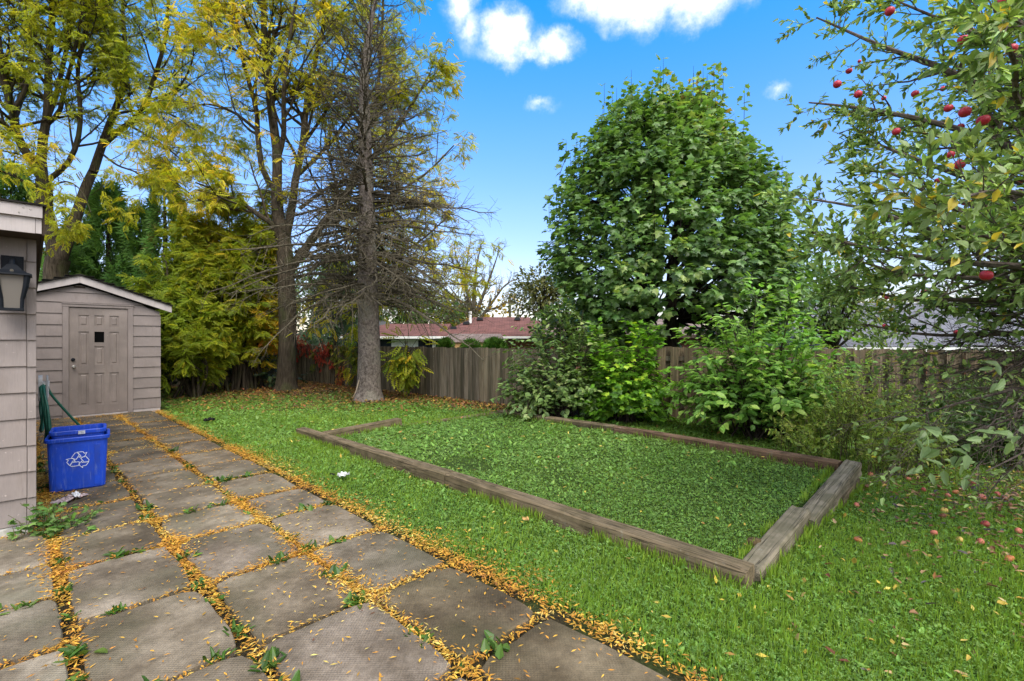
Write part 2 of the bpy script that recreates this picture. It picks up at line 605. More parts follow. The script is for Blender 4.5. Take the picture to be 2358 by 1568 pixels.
def m_shingle(name, c0, c1, sc=(5.0, 5.0)):
    m, N, L, B = nodes_of(name)
    v = obj_vec(N, L, False)
    br = N.new("ShaderNodeTexBrick")
    br.inputs["Scale"].default_value = 1.0; br.inputs["Brick Width"].default_value = 0.32; br.inputs["Row Height"].default_value = 0.14
    br.inputs["Mortar Size"].default_value = 0.008; br.inputs["Color1"].default_value = (*c0, 1); br.inputs["Color2"].default_value = (*c1, 1)
    br.inputs["Mortar"].default_value = (*(np.array(c0) * 0.45), 1)
    mp = N.new("ShaderNodeMapping"); L.new(v, mp.inputs[0]); mp.inputs["Rotation"].default_value = (0, 0, 0)
    L.new(mp.outputs[0], br.inputs["Vector"])
    n = nz(N, L, v, 1.8, 5)
    c = mixc(N, L, 0.6, br.outputs["Color"], ramp(N, L, n.outputs["Fac"], [(0.3, (0.7,)), (0.7, (1.25,))]), 'MULTIPLY')
    L.new(c, B.inputs["Base Color"]); B.inputs["Roughness"].default_value = 0.92; B.inputs["Specular IOR Level"].default_value = 0.15
    return m


def m_brick(name):
    m, N, L, B = nodes_of(name)
    v = obj_vec(N, L, False)
    mp = N.new("ShaderNodeMapping"); L.new(v, mp.inputs[0]); mp.inputs["Rotation"].default_value = (PI / 2, 0, 0)
    br = N.new("ShaderNodeTexBrick"); L.new(mp.outputs[0], br.inputs["Vector"])
    br.inputs["Scale"].default_value = 1.0; br.inputs["Brick Width"].default_value = 0.22; br.inputs["Row Height"].default_value = 0.075
    br.inputs["Mortar Size"].default_value = 0.008
    br.inputs["Color1"].default_value = (0.30, 0.085, 0.045, 1); br.inputs["Color2"].default_value = (0.22, 0.06, 0.035, 1)
    br.inputs["Mortar"].default_value = (0.25, 0.2, 0.16, 1)
    L.new(br.outputs["Color"], B.inputs["Base Color"]); B.inputs["Roughness"].default_value = 0.9
    return m


def m_blue():
    m, N, L, B = nodes_of("blue_plastic")
    v = obj_vec(N, L)
    n = nz(N, L, v, 5, 5); s = nz(N, L, v, 1.0, 3, 0.5, (60, 60, 8)); h = nz(N, L, v, 900, 2)
    c = mixc(N, L, 1.0, (0.008, 0.060, 0.52), ramp(N, L, n.outputs["Fac"], [(0.3, (0.82,)), (0.7, (1.15,))]), 'MULTIPLY')
    c = mixc(N, L, ramp(N, L, s.outputs["Fac"], [(0.56, (0,)), (0.72, (0.22,))]), c, (0.25, 0.33, 0.55))
    gm = nz(N, L, v, 3.5, 6, 0.7)
    c = mixc(N, L, ramp(N, L, gm.outputs["Fac"], [(0.52, (0,)), (0.72, (0.30,))]), c, (0.06, 0.065, 0.075))
    L.new(c, B.inputs["Base Color"]); B.inputs["Roughness"].default_value = 0.42; B.inputs["Specular IOR Level"].default_value = 0.4
    bump(N, L, B, h.outputs["Fac"], 0.08, 0.001)
    return m


LEAF_WALNUT = m_leaf("walnut_foliage", 0.55, 0.5, 0.25)
LEAF_MAPLE = m_leaf("maple_foliage", 0.38, 0.36, 0.5, (1.1, 1.15, .5))
LEAF_BUSH = m_leaf("shrub_foliage", 0.38, 0.42, 0.42, (1.1, 1.15, .5))
LEAF_APPLE = m_leaf("apple_foliage", 0.40, 0.4, 0.45, (1.15, 1.15, .5))
LEAF_DARK = m_leaf("evergreen_foliage", 0.28, 0.6, 0.2)
GRASS = m_leaf("grass_blades", 0.48, 0.5, 0.3, (1.1, 1.1, .4))
LITTER = m_leaf("fallen_leaf_litter", 0.15, 0.6, 0.25, (1.1, .95, .5))
BARK_WALNUT = m_bark("walnut_bark", (0.018, 0.014, 0.009), (0.082, 0.064, 0.044), (9, 9, 1.2), 0.9, 0.03, (0.060, 0.066, 0.025))
BARK_SPRUCE = m_bark("spruce_bark", (0.055, 0.043, 0.036), (0.215, 0.180, 0.155), (5, 5, 4), 0.9, 0.03, (0.20, 0.19, 0.15), 4.0)
TWIG_DEAD = m_bark("dead_twig_bark", (0.034, 0.027, 0.016), (0.130, 0.112, 0.078), (8, 8, 8), 0.4, 0.01)
BARK_DARK = m_bark("dark_bark", (0.018, 0.014, 0.011), (0.065, 0.050, 0.038), (8, 8, 2))
BARK_APPLE = m_bark("apple_bark", (0.050, 0.038, 0.033), (0.17, 0.135, 0.115), (8, 8, 8), 0.5, 0.01)
FENCE = m_fence("weathered_fence_wood")
TIMBER = m_timber("weathered_timber")
SLAB = m_slab()
GROUND = m_ground()
SIDING = m_siding("mauve_painted_siding", (0.250, 0.212, 0.198))
SIDING_SHED = m_siding("grey_painted_siding", (0.215, 0.180, 0.169), 0.2)
TRIM_WHITE = m_siding("pale_painted_trim", (0.42, 0.375, 0.365), 0.2)
BLUE = m_blue()

_ord = ("first second third fourth fifth sixth seventh eighth ninth tenth eleventh twelfth thirteenth fourteenth fifteenth sixteenth seventeenth eighteenth nineteenth twentieth").split()
def ordinal(i):
    if i < 20:
        return _ord[i]
    return ("twenty-" if i < 29 else "thirty-") + _ord[(i - 20) % 10] if i not in (29,) else "thirtieth"

# ------------------------------------------------------------------ ground
def ab_of(x, y):
    return x * D1[0] + y * D1[1], x * D2[0] + y * D2[1]


def in_patio(a, b):
    return ((b < 1.95) & (b > 0.10) & (a < 12.1)) | ((b <= 0.10) & (a < 5.08))


# bed corners in (a, b)
def bed_far_b(a):
    return 5.80 + (a - 0.85) * (6.50 - 5.80) / 5.64


def bed_left_a(b):
    return 6.70 + np.where(b < 4.43, (b - 3.06) * 0.14, 0.19 - (b - 4.43) * 0.17)


def in_bed(a, b):
    return (a > .93) & (a < bed_left_a(b)) & (b > 3.0) & (b < bed_far_b(a))


def bed_h(a, b):
    t = np.clip((b - 3.0) / 2.8, 0, 1); s = np.clip((7.5 - a) / 5.0, 0.15, 1)
    return 0.015 + 0.115 * t * s


def ground_sheet():
    xs = np.concatenate([[-900, -400, -180, -90, -45, -26], np.linspace(-18, 15, 133), [22, 40, 90, 180, 400, 900]])
    ys = np.concatenate([[-300, -90, -30, -10, -4], np.linspace(-1.0, 22, 93), [28, 40, 60, 90, 160, 300, 600, 1500]])
    X, Y = np.meshgrid(xs, ys)
    a, b = ab_of(X, Y)
    Z = hgt(X, Y)
    Z = np.where(in_patio(a, b), -0.012, Z)
    turf = np.ones_like(X)
    turf = np.where(b < 2.05, 0.0, turf)
    turf = np.where((b > 6.2) & (b < 9.5), 0.0, turf)
    turf = np.where((a > 12.6) & (b < 9.5), 0.0, turf)
    turf = np.where((b < 1.0) & (a > 12), 0.3, turf)
    v = np.stack([X, Y, Z], -1).reshape(-1, 3)
    ny, nx = X.shape
    i = (np.arange(ny - 1)[:, None] * nx + np.arange(nx - 1)).ravel()
    mb = MB()
    c = np.repeat(turf.reshape(-1, 1), 3, 1)
    mb.add(v, np.stack([i, i + 1, i + nx + 1, i + nx], -1), c)
    o = mb.build("ground", GROUND, smooth=True)
    o["kind"] = "structure"
    # raised soil inside the timber bed
    mb = MB()
    n = 26
    av, bv = np.meshgrid(np.linspace(0, 1, n), np.linspace(0, 1, n))
    B_ = 3.03 + bv * 2.76
    A_ = 0.96 + av * (bed_left_a(B_) + 0.03 - 0.96)
    B_ = 3.03 + bv * (bed_far_b(A_) + 0.02 - 3.03)
    Zb = bed_h(A_, B_) - 0.004
    p = np.stack([A_ * D1[0] + B_ * D2[0], A_ * D1[1] + B_ * D2[1], Zb], -1).reshape(-1, 3)
    i = (np.arange(n - 1)[:, None] * n + np.arange(n - 1)).ravel()
    mb.add(p, np.stack([i, i + n, i + n + 1, i + 1], -1), (0.8, 0.8, 0.8))
    o = mb.build("planting_bed", GROUND, smooth=True)
    o["kind"] = "structure"


ground_sheet()

# ------------------------------------------------------------------ paving: one slab, one part
patio = bpy.data.objects.new("patio", None)
COL.objects.link(patio); patio.rotation_euler = (0, 0, YAW); patio["kind"] = "structure"
ROWS = [0.78, 1.59, 2.40, 3.22, 4.016, 4.67, 5.45, 6.25, 7.05, 7.85, 8.65, 9.45, 10.25, 11.05, 11.93]
SLABS = []          # (b0, b1, a0, a1)
for c0, c1 in ((0.19, 0.76), (0.76, 1.355), (1.355, 1.94)):
    for r in range(len(ROWS) - 1):
        SLABS.append((c0, c1, ROWS[r], ROWS[r + 1]))
for c0, c1 in ((-0.40, 0.19), (-0.98, -0.40)):
    R2 = [0.62, 1.24, 1.84, 2.45, 3.04, 3.66, 4.22, 5.02]
    for r in range(len(R2) - 1):
        SLABS.append((c0, c1, R2[r], R2[r + 1]))


def slab_mesh(w, l, seed):
    r = np.random.default_rng(seed)
    pts = []
    # rounded, slightly ragged outline
    nw, nl = 6, 8
    def edge(p, q, n):
        for k in range(n):
            t = k / n
            pts.append((p[0] + (q[0] - p[0]) * t, p[1] + (q[1] - p[1]) * t))
    cs = [(-w, -l), (w, -l), (w, l), (-w, l)]
    for k in range(4):
        edge(cs[k], cs[(k + 1) % 4], nw if k % 2 == 0 else nl)
    pts = np.array(pts) / 2.0
    # pull in the corners
    cr = np.abs(pts[:, 0]) / (w / 2) + np.abs(pts[:, 1]) / (l / 2)
    pts *= (1 - 0.060 * np.clip(cr - 1.66, 0, 1) / 0.34 * r.uniform(0.5, 1.5, len(pts)))[:, None]
    pts += r.normal(0, 0.0035, pts.shape)
    n = len(pts)
    mb = MB()
    zt = 0.045
    lo = np.c_[pts * 1.0, np.full(n, -0.03)]
    hi = np.c_[pts, np.full(n, zt - 0.008)]
    tp = np.c_[pts * (1 - 0.020), np.full(n, zt)]
    mb.add(np.concatenate([lo, hi, tp]), np.zeros((0, 4), int))
    j = np.arange(n); jn = (j + 1) % n
    mb.f[4].append(np.concatenate([np.stack([j, jn, jn + n, j + n], -1), np.stack([j + n, jn + n, jn + 2 * n, j + 2 * n], -1)]))
    mb.fm[4].append(np.zeros(2 * n, int))
    mb.ngon(np.arange(n) + 2 * n)
    return mb.mesh("paving_slab", SLAB)


for i, (b0, b1, a0, a1) in enumerate(SLABS):
    g = rng.uniform(0.016, 0.030, 4)
    if abs(b1 - 1.94) < .01 or abs(b1 - 0.76) < .01 or abs(b1 - 0.19) < .01:
        g[1] += 0.012
    b0 += g[0]; b1 -= g[1]; a0 += g[2]; a1 -= g[3]
    me = slab_mesh(b1 - b0, a1 - a0, 100 + i)
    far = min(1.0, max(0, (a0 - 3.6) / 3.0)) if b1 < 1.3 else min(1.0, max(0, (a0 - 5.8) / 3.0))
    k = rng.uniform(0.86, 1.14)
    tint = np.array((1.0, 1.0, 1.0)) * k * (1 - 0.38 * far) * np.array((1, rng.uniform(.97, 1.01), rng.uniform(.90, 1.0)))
    if b1 < 0.2:
        tint = np.array((1.22, 1.25, 1.25)) * k
    if 1.3 < b0 < 1.5 and a0 < 2.2:
        tint = np.array((0.70, 0.66, 0.54)) * k
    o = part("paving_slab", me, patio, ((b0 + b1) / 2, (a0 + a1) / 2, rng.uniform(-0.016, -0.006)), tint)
    o.rotation_euler = (rng.normal(0, 0.006), rng.normal(0, 0.006), rng.normal(0, 0.010))


# ------------------------------------------------------------------ siding helper (local x right, y into the wall, z up)
def course(name, parent, mat, x0, x1, zb, zt, y=0.0, x0t=None, x1t=None, out=0.021, tin=0.003, color=None):
    x0t = x0 if x0t is None else x0t; x1t = x1 if x1t is None else x1t
    mb = MB()
    v = [(x0, y - out, zb), (x1, y - out, zb), (x1, y + .012, zb), (x0, y + .012, zb),
         (x0t, y - tin, zt), (x1t, y - tin, zt), (x1t, y + .012, zt), (x0t, y + .012, zt)]
    cx = np.array([(x0 + x1) / 2, y, (zb + zt) / 2])
    mb.add(np.array(v) - cx, [[3, 2, 1, 0], [4, 5, 6, 7], [0, 1, 5, 4], [1, 2, 6, 5], [2, 3, 7, 6], [3, 0, 4, 7]])
    return part(name, mb.mesh(name, mat), parent, tuple(cx), color)


def lbox(name, parent, mat, x0, x1, y0, y1, z0, z1, color=None, bev=0.0):
    c = np.array([(x0 + x1) / 2, (y0 + y1) / 2, (z0 + z1) / 2])
    mb = MB(); mb.box(x0 - c[0], x1 - c[0], y0 - c[1], y1 - c[1], z0 - c[2], z1 - c[2])
    return part(name, mb.mesh(name, mat), parent, tuple(c), color)


M_ROOFDARK = m_plain("dark_asphalt_shingle", (0.020, 0.018, 0.016), 0.95, 0.1, 0, 0.4, 60)
M_SOFFIT = m_plain("brown_soffit", (0.060, 0.043, 0.033), 0.8, 0.2)
M_CONC = m_plain("pale_foundation_concrete", (0.40, 0.39, 0.36), 0.9, 0.2, 0, 0.35, 40, 12)
M_BLACK = m_plain("black_lantern_metal", (0.008, 0.010, 0.014), 0.6, 0.15)
M_HOLE = m_plain("dark_opening", (0.004, 0.004, 0.004), 0.9, 0.0)
M_STEEL = m_plain("brushed_metal", (0.35, 0.33, 0.30), 0.35, 0.5, 0.9)
M_DOOR = m_siding("peeling_door_paint", (0.215, 0.178, 0.162), 0.3)

# ------------------------------------------------------------------ house corner on the left
HO = (-3.59, 3.58, 0.0)
HYAW = math.radians(45.3)
house = thing("house", "corner of a house in mauve lap siding, cut off by the left edge", "house", HO, HYAW)
lbox("wall", house, SIDING, -4.0, -0.008, 0.013, 5.2, 0.03, 2.40)
zs = [0.088 + 0.1955 * k for k in range(11)]
for k, z in enumerate(zs):
    w = 0.042 + rng.uniform(-.004, .004)
    k1 = rng.uniform(.93, 1.06)
    course("siding_board", house, SIDING, -4.0, -w, z, z + 0.1985, out=0.018)
    course("siding_board", house, SIDING, -w + .004, 0.010, z - rng.uniform(0, .006), z + 0.1985, out=0.023, tin=0.008)
    # returns along the side wall
    mb = MB(); mb.box(-0.006, 0.012, 0.015, 5.2, z, z + .19)
    part("siding_board", mb.mesh("siding_board", SIDING), house)
lbox("foundation", house, M_CONC, -4.0, -0.03, -0.075, 0.4, -0.05, 0.082)
mb = MB()
mb.box(-4.2, 0.034, -0.30, 0.012, 2.206, 2.214); mb.box(0.013, 0.034, 0.012, 5.3, 2.206, 2.214)
mb.build("soffit", M_SOFFIT, house, local=True)
lbox("fascia_board", house, TRIM_WHITE, -4.2, 0.004, -0.322, -0.301, 2.205, 2.312)
lbox("fascia_board", house, TRIM_WHITE, 0.006, 0.036, -0.320, -0.301, 2.207, 2.310)
lbox("fascia_board", house, TRIM_WHITE, -4.2, 0.040, -0.345, -0.301, 2.314, 2.396)
lbox("fascia_board", house, M_SOFFIT, 0.0355, 0.052, -0.300, 5.3, 2.200, 2.392)
mb = MB()
mb.add([(-4.3, -.36, 2.398), (0.06, -.36, 2.398), (0.06, 5.3, 2.9), (-4.3, 5.3, 2.9), (-4.3, -.36, 2.410), (0.06, -.36, 2.410), (0.06, 5.3, 2.92), (-4.3, 5.3, 2.92)],
       [[3, 2, 1, 0], [4, 5, 6, 7], [0, 1, 5, 4], [1, 2, 6, 5], [2, 3, 7, 6], [3, 0, 4, 7]])
mb.build("roof", M_ROOFDARK, house, local=True)
for x, z in ((-0.055, 2.372), (-0.075, 2.335), (-0.02, 2.365)):
    mb = MB(); mb.tubes([(x, -.345, z), (x, -.349, z)], [0.006, 0.004], 8, cap=True)
    mb.build("nail_head", M_STEEL, house, local=True)

# wall lantern
def frustum(mb, w0, w1, z0, z1, cx=0, cy=0, mi=0, col=(1, 1, 1)):
    v = []
    for w, z in ((w0, z0), (w1, z1)):
        for x, y in ((-1, -1), (1, -1), (1, 1), (-1, 1)):
            v.append((cx + x * w / 2, cy + y * w / 2, z))
    mb.add(v, [[3, 2, 1, 0], [4, 5, 6, 7], [0, 1, 5, 4], [1, 2, 6, 5], [2, 3, 7, 6], [3, 0, 4, 7]], col, mi)


Mh = np.array(WM(house))
def hp(x, y, z):
    p = Mh @ np.array([x, y, z, 1.0]); return tuple(p[:3])


lan = thing("wall_lantern", "black four-sided wall lantern with frosted glass on the mauve siding", "wall lamp", hp(-0.112, -0.165, 1.665), HYAW)
mb = MB(); mb.box(-.058, .058, .112, .143, 0.27, 0.40); mb.box(-.046, .046, .100, .112, .285, .385)
mb.build("back_plate", M_BLACK, lan, local=True)
mb = MB(); mb.tubes([(0, .10, .345), (0, .06, .365), (0, .02, .352), (0, 0, .31)], [.017, .016, .015, .017], 10, cap=True)
mb.build("arm", M_BLACK, lan, local=True)
mb = MB()
prof = [(0.052, 0.325), (0.085, 0.305), (0.125, 0.283), (0.180, 0.266), (0.232, 0.256), (0.236, 0.247), (0.20, 0.245)]
for (w0, z0), (w1, z1) in zip(prof[1:], prof[:-1]):
    frustum(mb, w0 * .86, w1 * .86, z0, z1 - .0001)
mb.build("cap", M_BLACK, lan, local=True)
mb = MB()
for sx in (-1, 1):
    for sy in (-1, 1):
        pts = [(sx * .076, sy * .076, .246), (sx * .068, sy * .068, .17), (sx * .051, sy * .051, .08), (sx * .049, sy * .049, .012)]
        mb.tubes(pts, [.019, .016, .012, .011], 6, cap=True)
frustum(mb, .122, .122, -.002, .014)
mb.build("frame", M_BLACK, lan, local=True)
mf, N_, L_, B_ = nodes_of("frosted_glass")
B_.inputs["Base Color"].default_value = (0.14, 0.125, 0.11, 1); B_.inputs["Roughness"].default_value = 0.35
M_FROST = mf
for ax in range(4):
    mb = MB()
    mb.add([(-.046, -.0475, .014), (.046, -.0475, .014), (.066, -.0710, .245), (-.066, -.0710, .245),
            (-.044, -.0435, .014), (.044, -.0435, .014), (.064, -.0670, .245), (-.064, -.0670, .245)],
           [[0, 1, 2, 3], [7, 6, 5, 4], [0, 4, 5, 1], [3, 2, 6, 7], [1, 5, 6, 2], [0, 3, 7, 4]])
    o = mb.build("glass_pane", M_FROST, lan, local=True); o.rotation_euler = (0, 0, ax * PI / 2)
mb = MB(); mb.tubes([(0, -.072, .2755), (0, -.076, .2745)], [.010, .010], 12, cap=True)
o = mb.build("badge", M_STEEL, lan, local=True)

# ------------------------------------------------------------------ shed
SO = (-7.23, 9.78, 0.0)
shed = thing("garden_shed", "grey clapboard garden shed with a low gable and a nine-panel door", "shed", SO, YAW)
RX = -1.223
def roof_z(x):
    return 2.50 - 0.352 * abs(x - RX)


mb = MB()
mb.add([(-2.45, .012, 0), (0, .012, 0), (0, .012, 2.04), (RX, .012, 2.47), (-2.45, .012, 2.04), (-2.45, 3.0, 0), (0, 3.0, 0), (0, 3, 2.04), (RX, 3, 2.47), (-2.45, 3, 2.04)], np.zeros((0, 4), int))
for f in ([0, 1, 2, 3, 4], [9, 8, 7, 6, 5], [1, 6, 7, 2], [5, 0, 4, 9]):
    mb.ngon(f)
mb.build("wall", SIDING_SHED, shed, local=True)
DL, DR = -1.368, -0.519       # door leaf
FL, FR = -1.456, -0.436       # frame outside
for k in range(11):
    zb = 1.958 - 0.208 * (9 - k) if k < 10 else 2.166
    zt = zb + 0.211
    if zb < 2.10:
        zt_ = min(zt, 2.19)
        lims = roof_z(0)
        if zt_ > 2.03:
            # right end runs under the rafter
            xr = min(0.0, RX + (2.49 - zt_) / 0.352)
            course("siding_board", shed, SIDING_SHED, FR + .003, 0.014, zb, zt_, x1t=xr + .01)
        else:
            course("siding_board", shed, SIDING_SHED, FR + .003, 0.014 + rng.uniform(-.003, .003), zb, zt_)
        course("siding_board", shed, SIDING_SHED, -2.46, FL - .003, zb - .006, zt_ - .006, x0t=max(-2.46, RX - (2.49 - zt_) / 0.352) if zt_ > 2.03 else None)
for zb, zt in ((2.158, 2.345), (2.345, 2.48)):
    b0 = (2.50 - zb) / .352; t0 = max(0.03, (2.49 - zt) / .352)
    course("siding_board", shed, SIDING_SHED, RX - b0, RX + b0, zb, zt, x0t=RX - t0, x1t=RX + t0)
lbox("corner_post", shed, SIDING_SHED, -0.075, 0.004, -0.006, 0.0, 0.05, 1.95)
lbox("sill_board", shed, TRIM_WHITE, FR + .01, 0.008, -0.010, .011, 0.0, 0.083)
lbox("sill_board", shed, SIDING_SHED, -2.45, FL - .01, -0.008, .011, 0.0, 0.078)
fr = bpy.data.objects.new("door_frame", None)
mb = MB()
mb.box(FL, DL - .004, -0.030, .011, 0.0, 2.075); mb.box(DR + .004, FR, -0.030, .011, 0.03, 2.075)
mb.box(FL - .004, FR + .004, -0.034, .011, 2.077, 2.150); mb.box(FL - .010, FR + .012, -0.046, -.035, 2.128, 2.152)
mb.build("door_frame", SIDING_SHED, shed, local=True)
lbox("threshold", shed, TRIM_WHITE, DL, DR, -0.040, .011, 0.020, 0.052)

# door leaf: stiles and rails proud of recessed raised panels
door = thing("door", "", "", (DL, 0.004, 0.062)); del door["label"]; del door["category"]
door.parent = shed
DW, DH = DR - DL, 2.062 - 0.062
colx = [0.135, 0.285, 0.365, 0.510, 0.590, 0.735]
s_ = DW / 0.87
colx = [c * s_ for c in colx]
rz = [(0.165, 0.770), (0.925, 1.555), (1.655, 1.865)]   # tall lower, tall middle, small top
mb = MB()
yf = -0.012
def rect(x0, x1, z0, z1):
    mb.box(x0, x1, yf, 0.006, z0, z1)
xs_ = [0, colx[0], colx[1], colx[2], colx[3], colx[4], colx[5], DW]
for a_, b_ in ((0, 1), (2, 3), (4, 5), (6, 7)):
    rect(xs_[a_], xs_[b_], 0, DH)
for a_, b_ in ((1, 2), (3, 4), (5, 6)):
    zz = [0] + [q for r_ in rz for q in r_] + [DH]
    for q in range(0, len(zz), 2):
        rect(xs_[a_] + .0005, xs_[b_] - .0005, zz[q], zz[q + 1])
# the middle light of the centre column
rect(colx[2] + .0005, colx[3] - .0005, 1.275, 1.352)
mb.build("door_leaf", M_DOOR, door, local=True)
for ci in range(3):
    x0, x1 = colx[2 * ci], colx[2 * ci + 1]
    for ri, (z0, z1) in enumerate(rz):
        if ci == 1 and ri == 1:
            z1 = 1.275
        p = MB()
        p.box(x0, x1, 0.001, 0.006, z0, z1)
        m_ = 0.030
        p.add([(x0 + m_, .001, z0 + m_), (x1 - m_, .001, z0 + m_), (x1 - m_, .001, z1 - m_), (x0 + m_, .001, z1 - m_),
               (x0 + m_ + .014, -.008, z0 + m_ + .014), (x1 - m_ - .014, -.008, z0 + m_ + .014), (x1 - m_ - .014, -.008, z1 - m_ - .014), (x0 + m_ + .014, -.008, z1 - m_ - .014)],
              [[0, 1, 5, 4], [1, 2, 6, 5], [2, 3, 7, 6], [3, 0, 4, 7], [4, 5, 6, 7]])
        p.build("panel", M_DOOR, door, local=True)
p = MB(); p.box(colx[2] + .001, colx[3] - .001, .002, .006, 1.352, 1.555)
o = p.build("window_opening", M_HOLE, door, local=True); o["label"] = "small black square window opening in the door"
p = MB(); p.tubes([(0.058 * s_, -.012, 1.035), (0.058 * s_, -.034, 1.035), (0.058 * s_, -.044, 1.035)], [.030, .028, .018], 14, cap=True)
p.build("deadbolt", M_BLACK, door, local=True)
p = MB(); p.tubes([(0.068 * s_, -.012, 0.90), (0.068 * s_, -.020, 0.90), (0.068 * s_, -.024, 0.90), (0.068 * s_, -.045, 0.90), (0.068 * s_, -.070, 0.90), (0.068 * s_, -.078, 0.90)], [.030, .028, .014, .014, .027, .018], 14, cap=True)
p.build("door_knob", M_STEEL, door, local=True)
# bargeboards and roof
for sgn in (-1, 1):
    xe = RX + sgn * 1.405
    top = lambda x: 2.655 - 0.352 * abs(x - RX)
    x0 = RX + sgn * .0015
    v = []
    for y in (-0.115, -0.093):
        v += [(x0, y, top(x0)), (xe, y, top(xe)), (xe, y, top(xe) - .135), (x0, y, top(x0) - .135)]
    p = MB(); q = [[0, 1, 2, 3], [7, 6, 5, 4], [0, 4, 5, 1], [1, 5, 6, 2], [2, 6, 7, 3], [3, 7, 4, 0]]
    p.add(v, q if sgn < 0 else [f[::-1] for f in q])
    p.build("bargeboard", TRIM_WHITE, shed, local=True)
    v = []
    for y in (-0.150, 3.15):
        for dz in (0.003, 0.030):
            v += [(RX, y, top(RX) + dz), (xe + sgn * .02, y, top(xe + sgn * .02) + dz)]
    p = MB(); p.add(v, [[0, 1, 5, 4], [2, 6, 7, 3], [0, 2, 3, 1], [4, 5, 7, 6], [1, 3, 7, 5], [0, 4, 6, 2]])
    # torn shingle edge
    for k in range(9):
        x = RX + sgn * (0.06 + k * .15)
        p.box(min(x, x + sgn * .14), max(x, x + sgn * .14), -0.165 - rng.uniform(0, .012), .2, top(x + sgn * .07) + .031, top(x + sgn * .07) + .040)
    p.build("roof", M_ROOFDARK, shed, local=True)
    p = MB(); p.box(min(RX, xe), max(RX, xe), -.092, .010, 2.02, 2.024)
lbox("vent", shed, M_SOFFIT, RX - .08, RX + .08, -0.014, -.004, 2.43, 2.462)

# ------------------------------------------------------------------ fences: every board a part
def board_mesh(w, seed, name="fence_board"):
    r = np.random.default_rng(seed)
    mb = MB()
    zs_ = [0, .25, .5, .75, 1.0]
    v = []
    for i, z in enumerate(zs_):
        jx = r.normal(0, .0016, 2)
        t = r.normal(0, .006, 2) if z == 1 else (0, 0)
        v += [(-w / 2 + jx[0], -.009, z + t[0]), (w / 2 + jx[1], -.009, z + t[1]), (w / 2 + jx[1], .009, z + t[1]), (-w / 2 + jx[0], .009, z + t[0])]
    f = []
    for i in range(len(zs_) - 1):
        b = i * 4
        for k in range(4):
            f.append([b + k, b + (k + 1) % 4, b + 4 + (k + 1) % 4, b + 4 + k])
    f.append([3, 2, 1, 0]); f.append([16, 17, 18, 19])
    mb.add(v, f)
    return mb.mesh(name, FENCE)


BOARDS = [board_mesh(0.120, s) for s in range(6)]
BOARDS_W = [board_mesh(0.142, s + 20) for s in range(6)]
POSTM = None


def fence(label, p0, p1, h0, h1, style, step_noise=.006, bright=1.0, gaps=()):
    p0 = np.array(p0, float); p1 = np.array(p1, float)
    Ln = float(np.linalg.norm(p1 - p0)); an = math.atan2(p1[1] - p0[1], p1[0] - p0[0])
    z0 = float(hgt(p0[0], p0[1])); z1 = float(hgt(p1[0], p1[1]))
    root = thing("fence", label, "fence", (p0[0], p0[1], 0), an)
    r = np.random.default_rng(int(Ln * 100))
    pitch = 0.127 if style == 'plain' else 0.236
    n = int(Ln / pitch)
    panel = np.ones(3)
    for i in range(n):
        x = (i + .5) * pitch
        if i % 15 == 0:
            panel = np.array((1, 1, 1)) * r.uniform(.80, 1.12) * np.array((1.0, r.uniform(.97, 1.03), r.uniform(.9, 1.08)))
        t = x / Ln
        zb = z0 + (z1 - z0) * t
        zt = h0 + (h1 - h0) * t + r.normal(0, step_noise)
        c = panel * r.choice([.62, .85, 1.0, 1.1, 1.35]) * r.uniform(.88, 1.12) * bright
        if style == 'plain':
            o = part("fence_board", BOARDS[i % 6], root, (x, -0.030 + r.normal(0, .0025), zb + .03), c)
            o.scale = (1, 1, zt - zb - .03); o.rotation_euler = (r.normal(0, .004), r.normal(0, .003), r.normal(0, .02))
        else:
            for side, dx in ((-1, 0), (1, pitch / 2)):
                c = panel * r.uniform(.75, 1.3) * bright * np.array((1.04, .98, .86))
                o = part("fence_board", BOARDS_W[i % 6], root, (x + dx, side * 0.046, zb + .03), c)
                o.scale = (1, 1, zt - zb - .03 + r.normal(0, .006)); o.rotation_euler = (0, r.normal(0, .004), r.normal(0, .02))
    for k, zz in enumerate((0.25, 0.72, 1.12)):
        mb = MB(); mb.box(0, Ln, 0 if style == 'plain' else -.018, .036 if style == 'plain' else .018, -.04, .04)
        o = part("rail", mb.mesh("rail", FENCE), root, (0, -.019 if style == 'plain' else 0, z0 + zz), (.8, .8, .8))
    k = 0
    x = 0.05
    while x < Ln:
        mb = MB(); mb.box(-.045, .045, .020, .11, -.3, 1.30)
        zt = h0 + (h1 - h0) * x / Ln
        o = part("post", mb.mesh("post", FENCE), root, (x, 0.0 if style == 'plain' else .05, zt - 1.29), (1.0, 1.0, .95))
        x += 2.35
    return root


fence("weathered brown fence of close upright boards behind the spruce", (-7.95, 17.35), (1.25, 9.42), 1.29, 1.27, 'plain')
fence("dark board fence in the left corner behind the yellow shrubbery", (-14.6, 10.3), (-7.99, 17.30), 1.30, 1.29, 'plain', bright=.8)
fence("grey fence of spaced alternating boards behind the right bushes", (1.34, 9.40), (11.2, 5.6), 1.33, 1.28, 'shadow', bright=1.05)


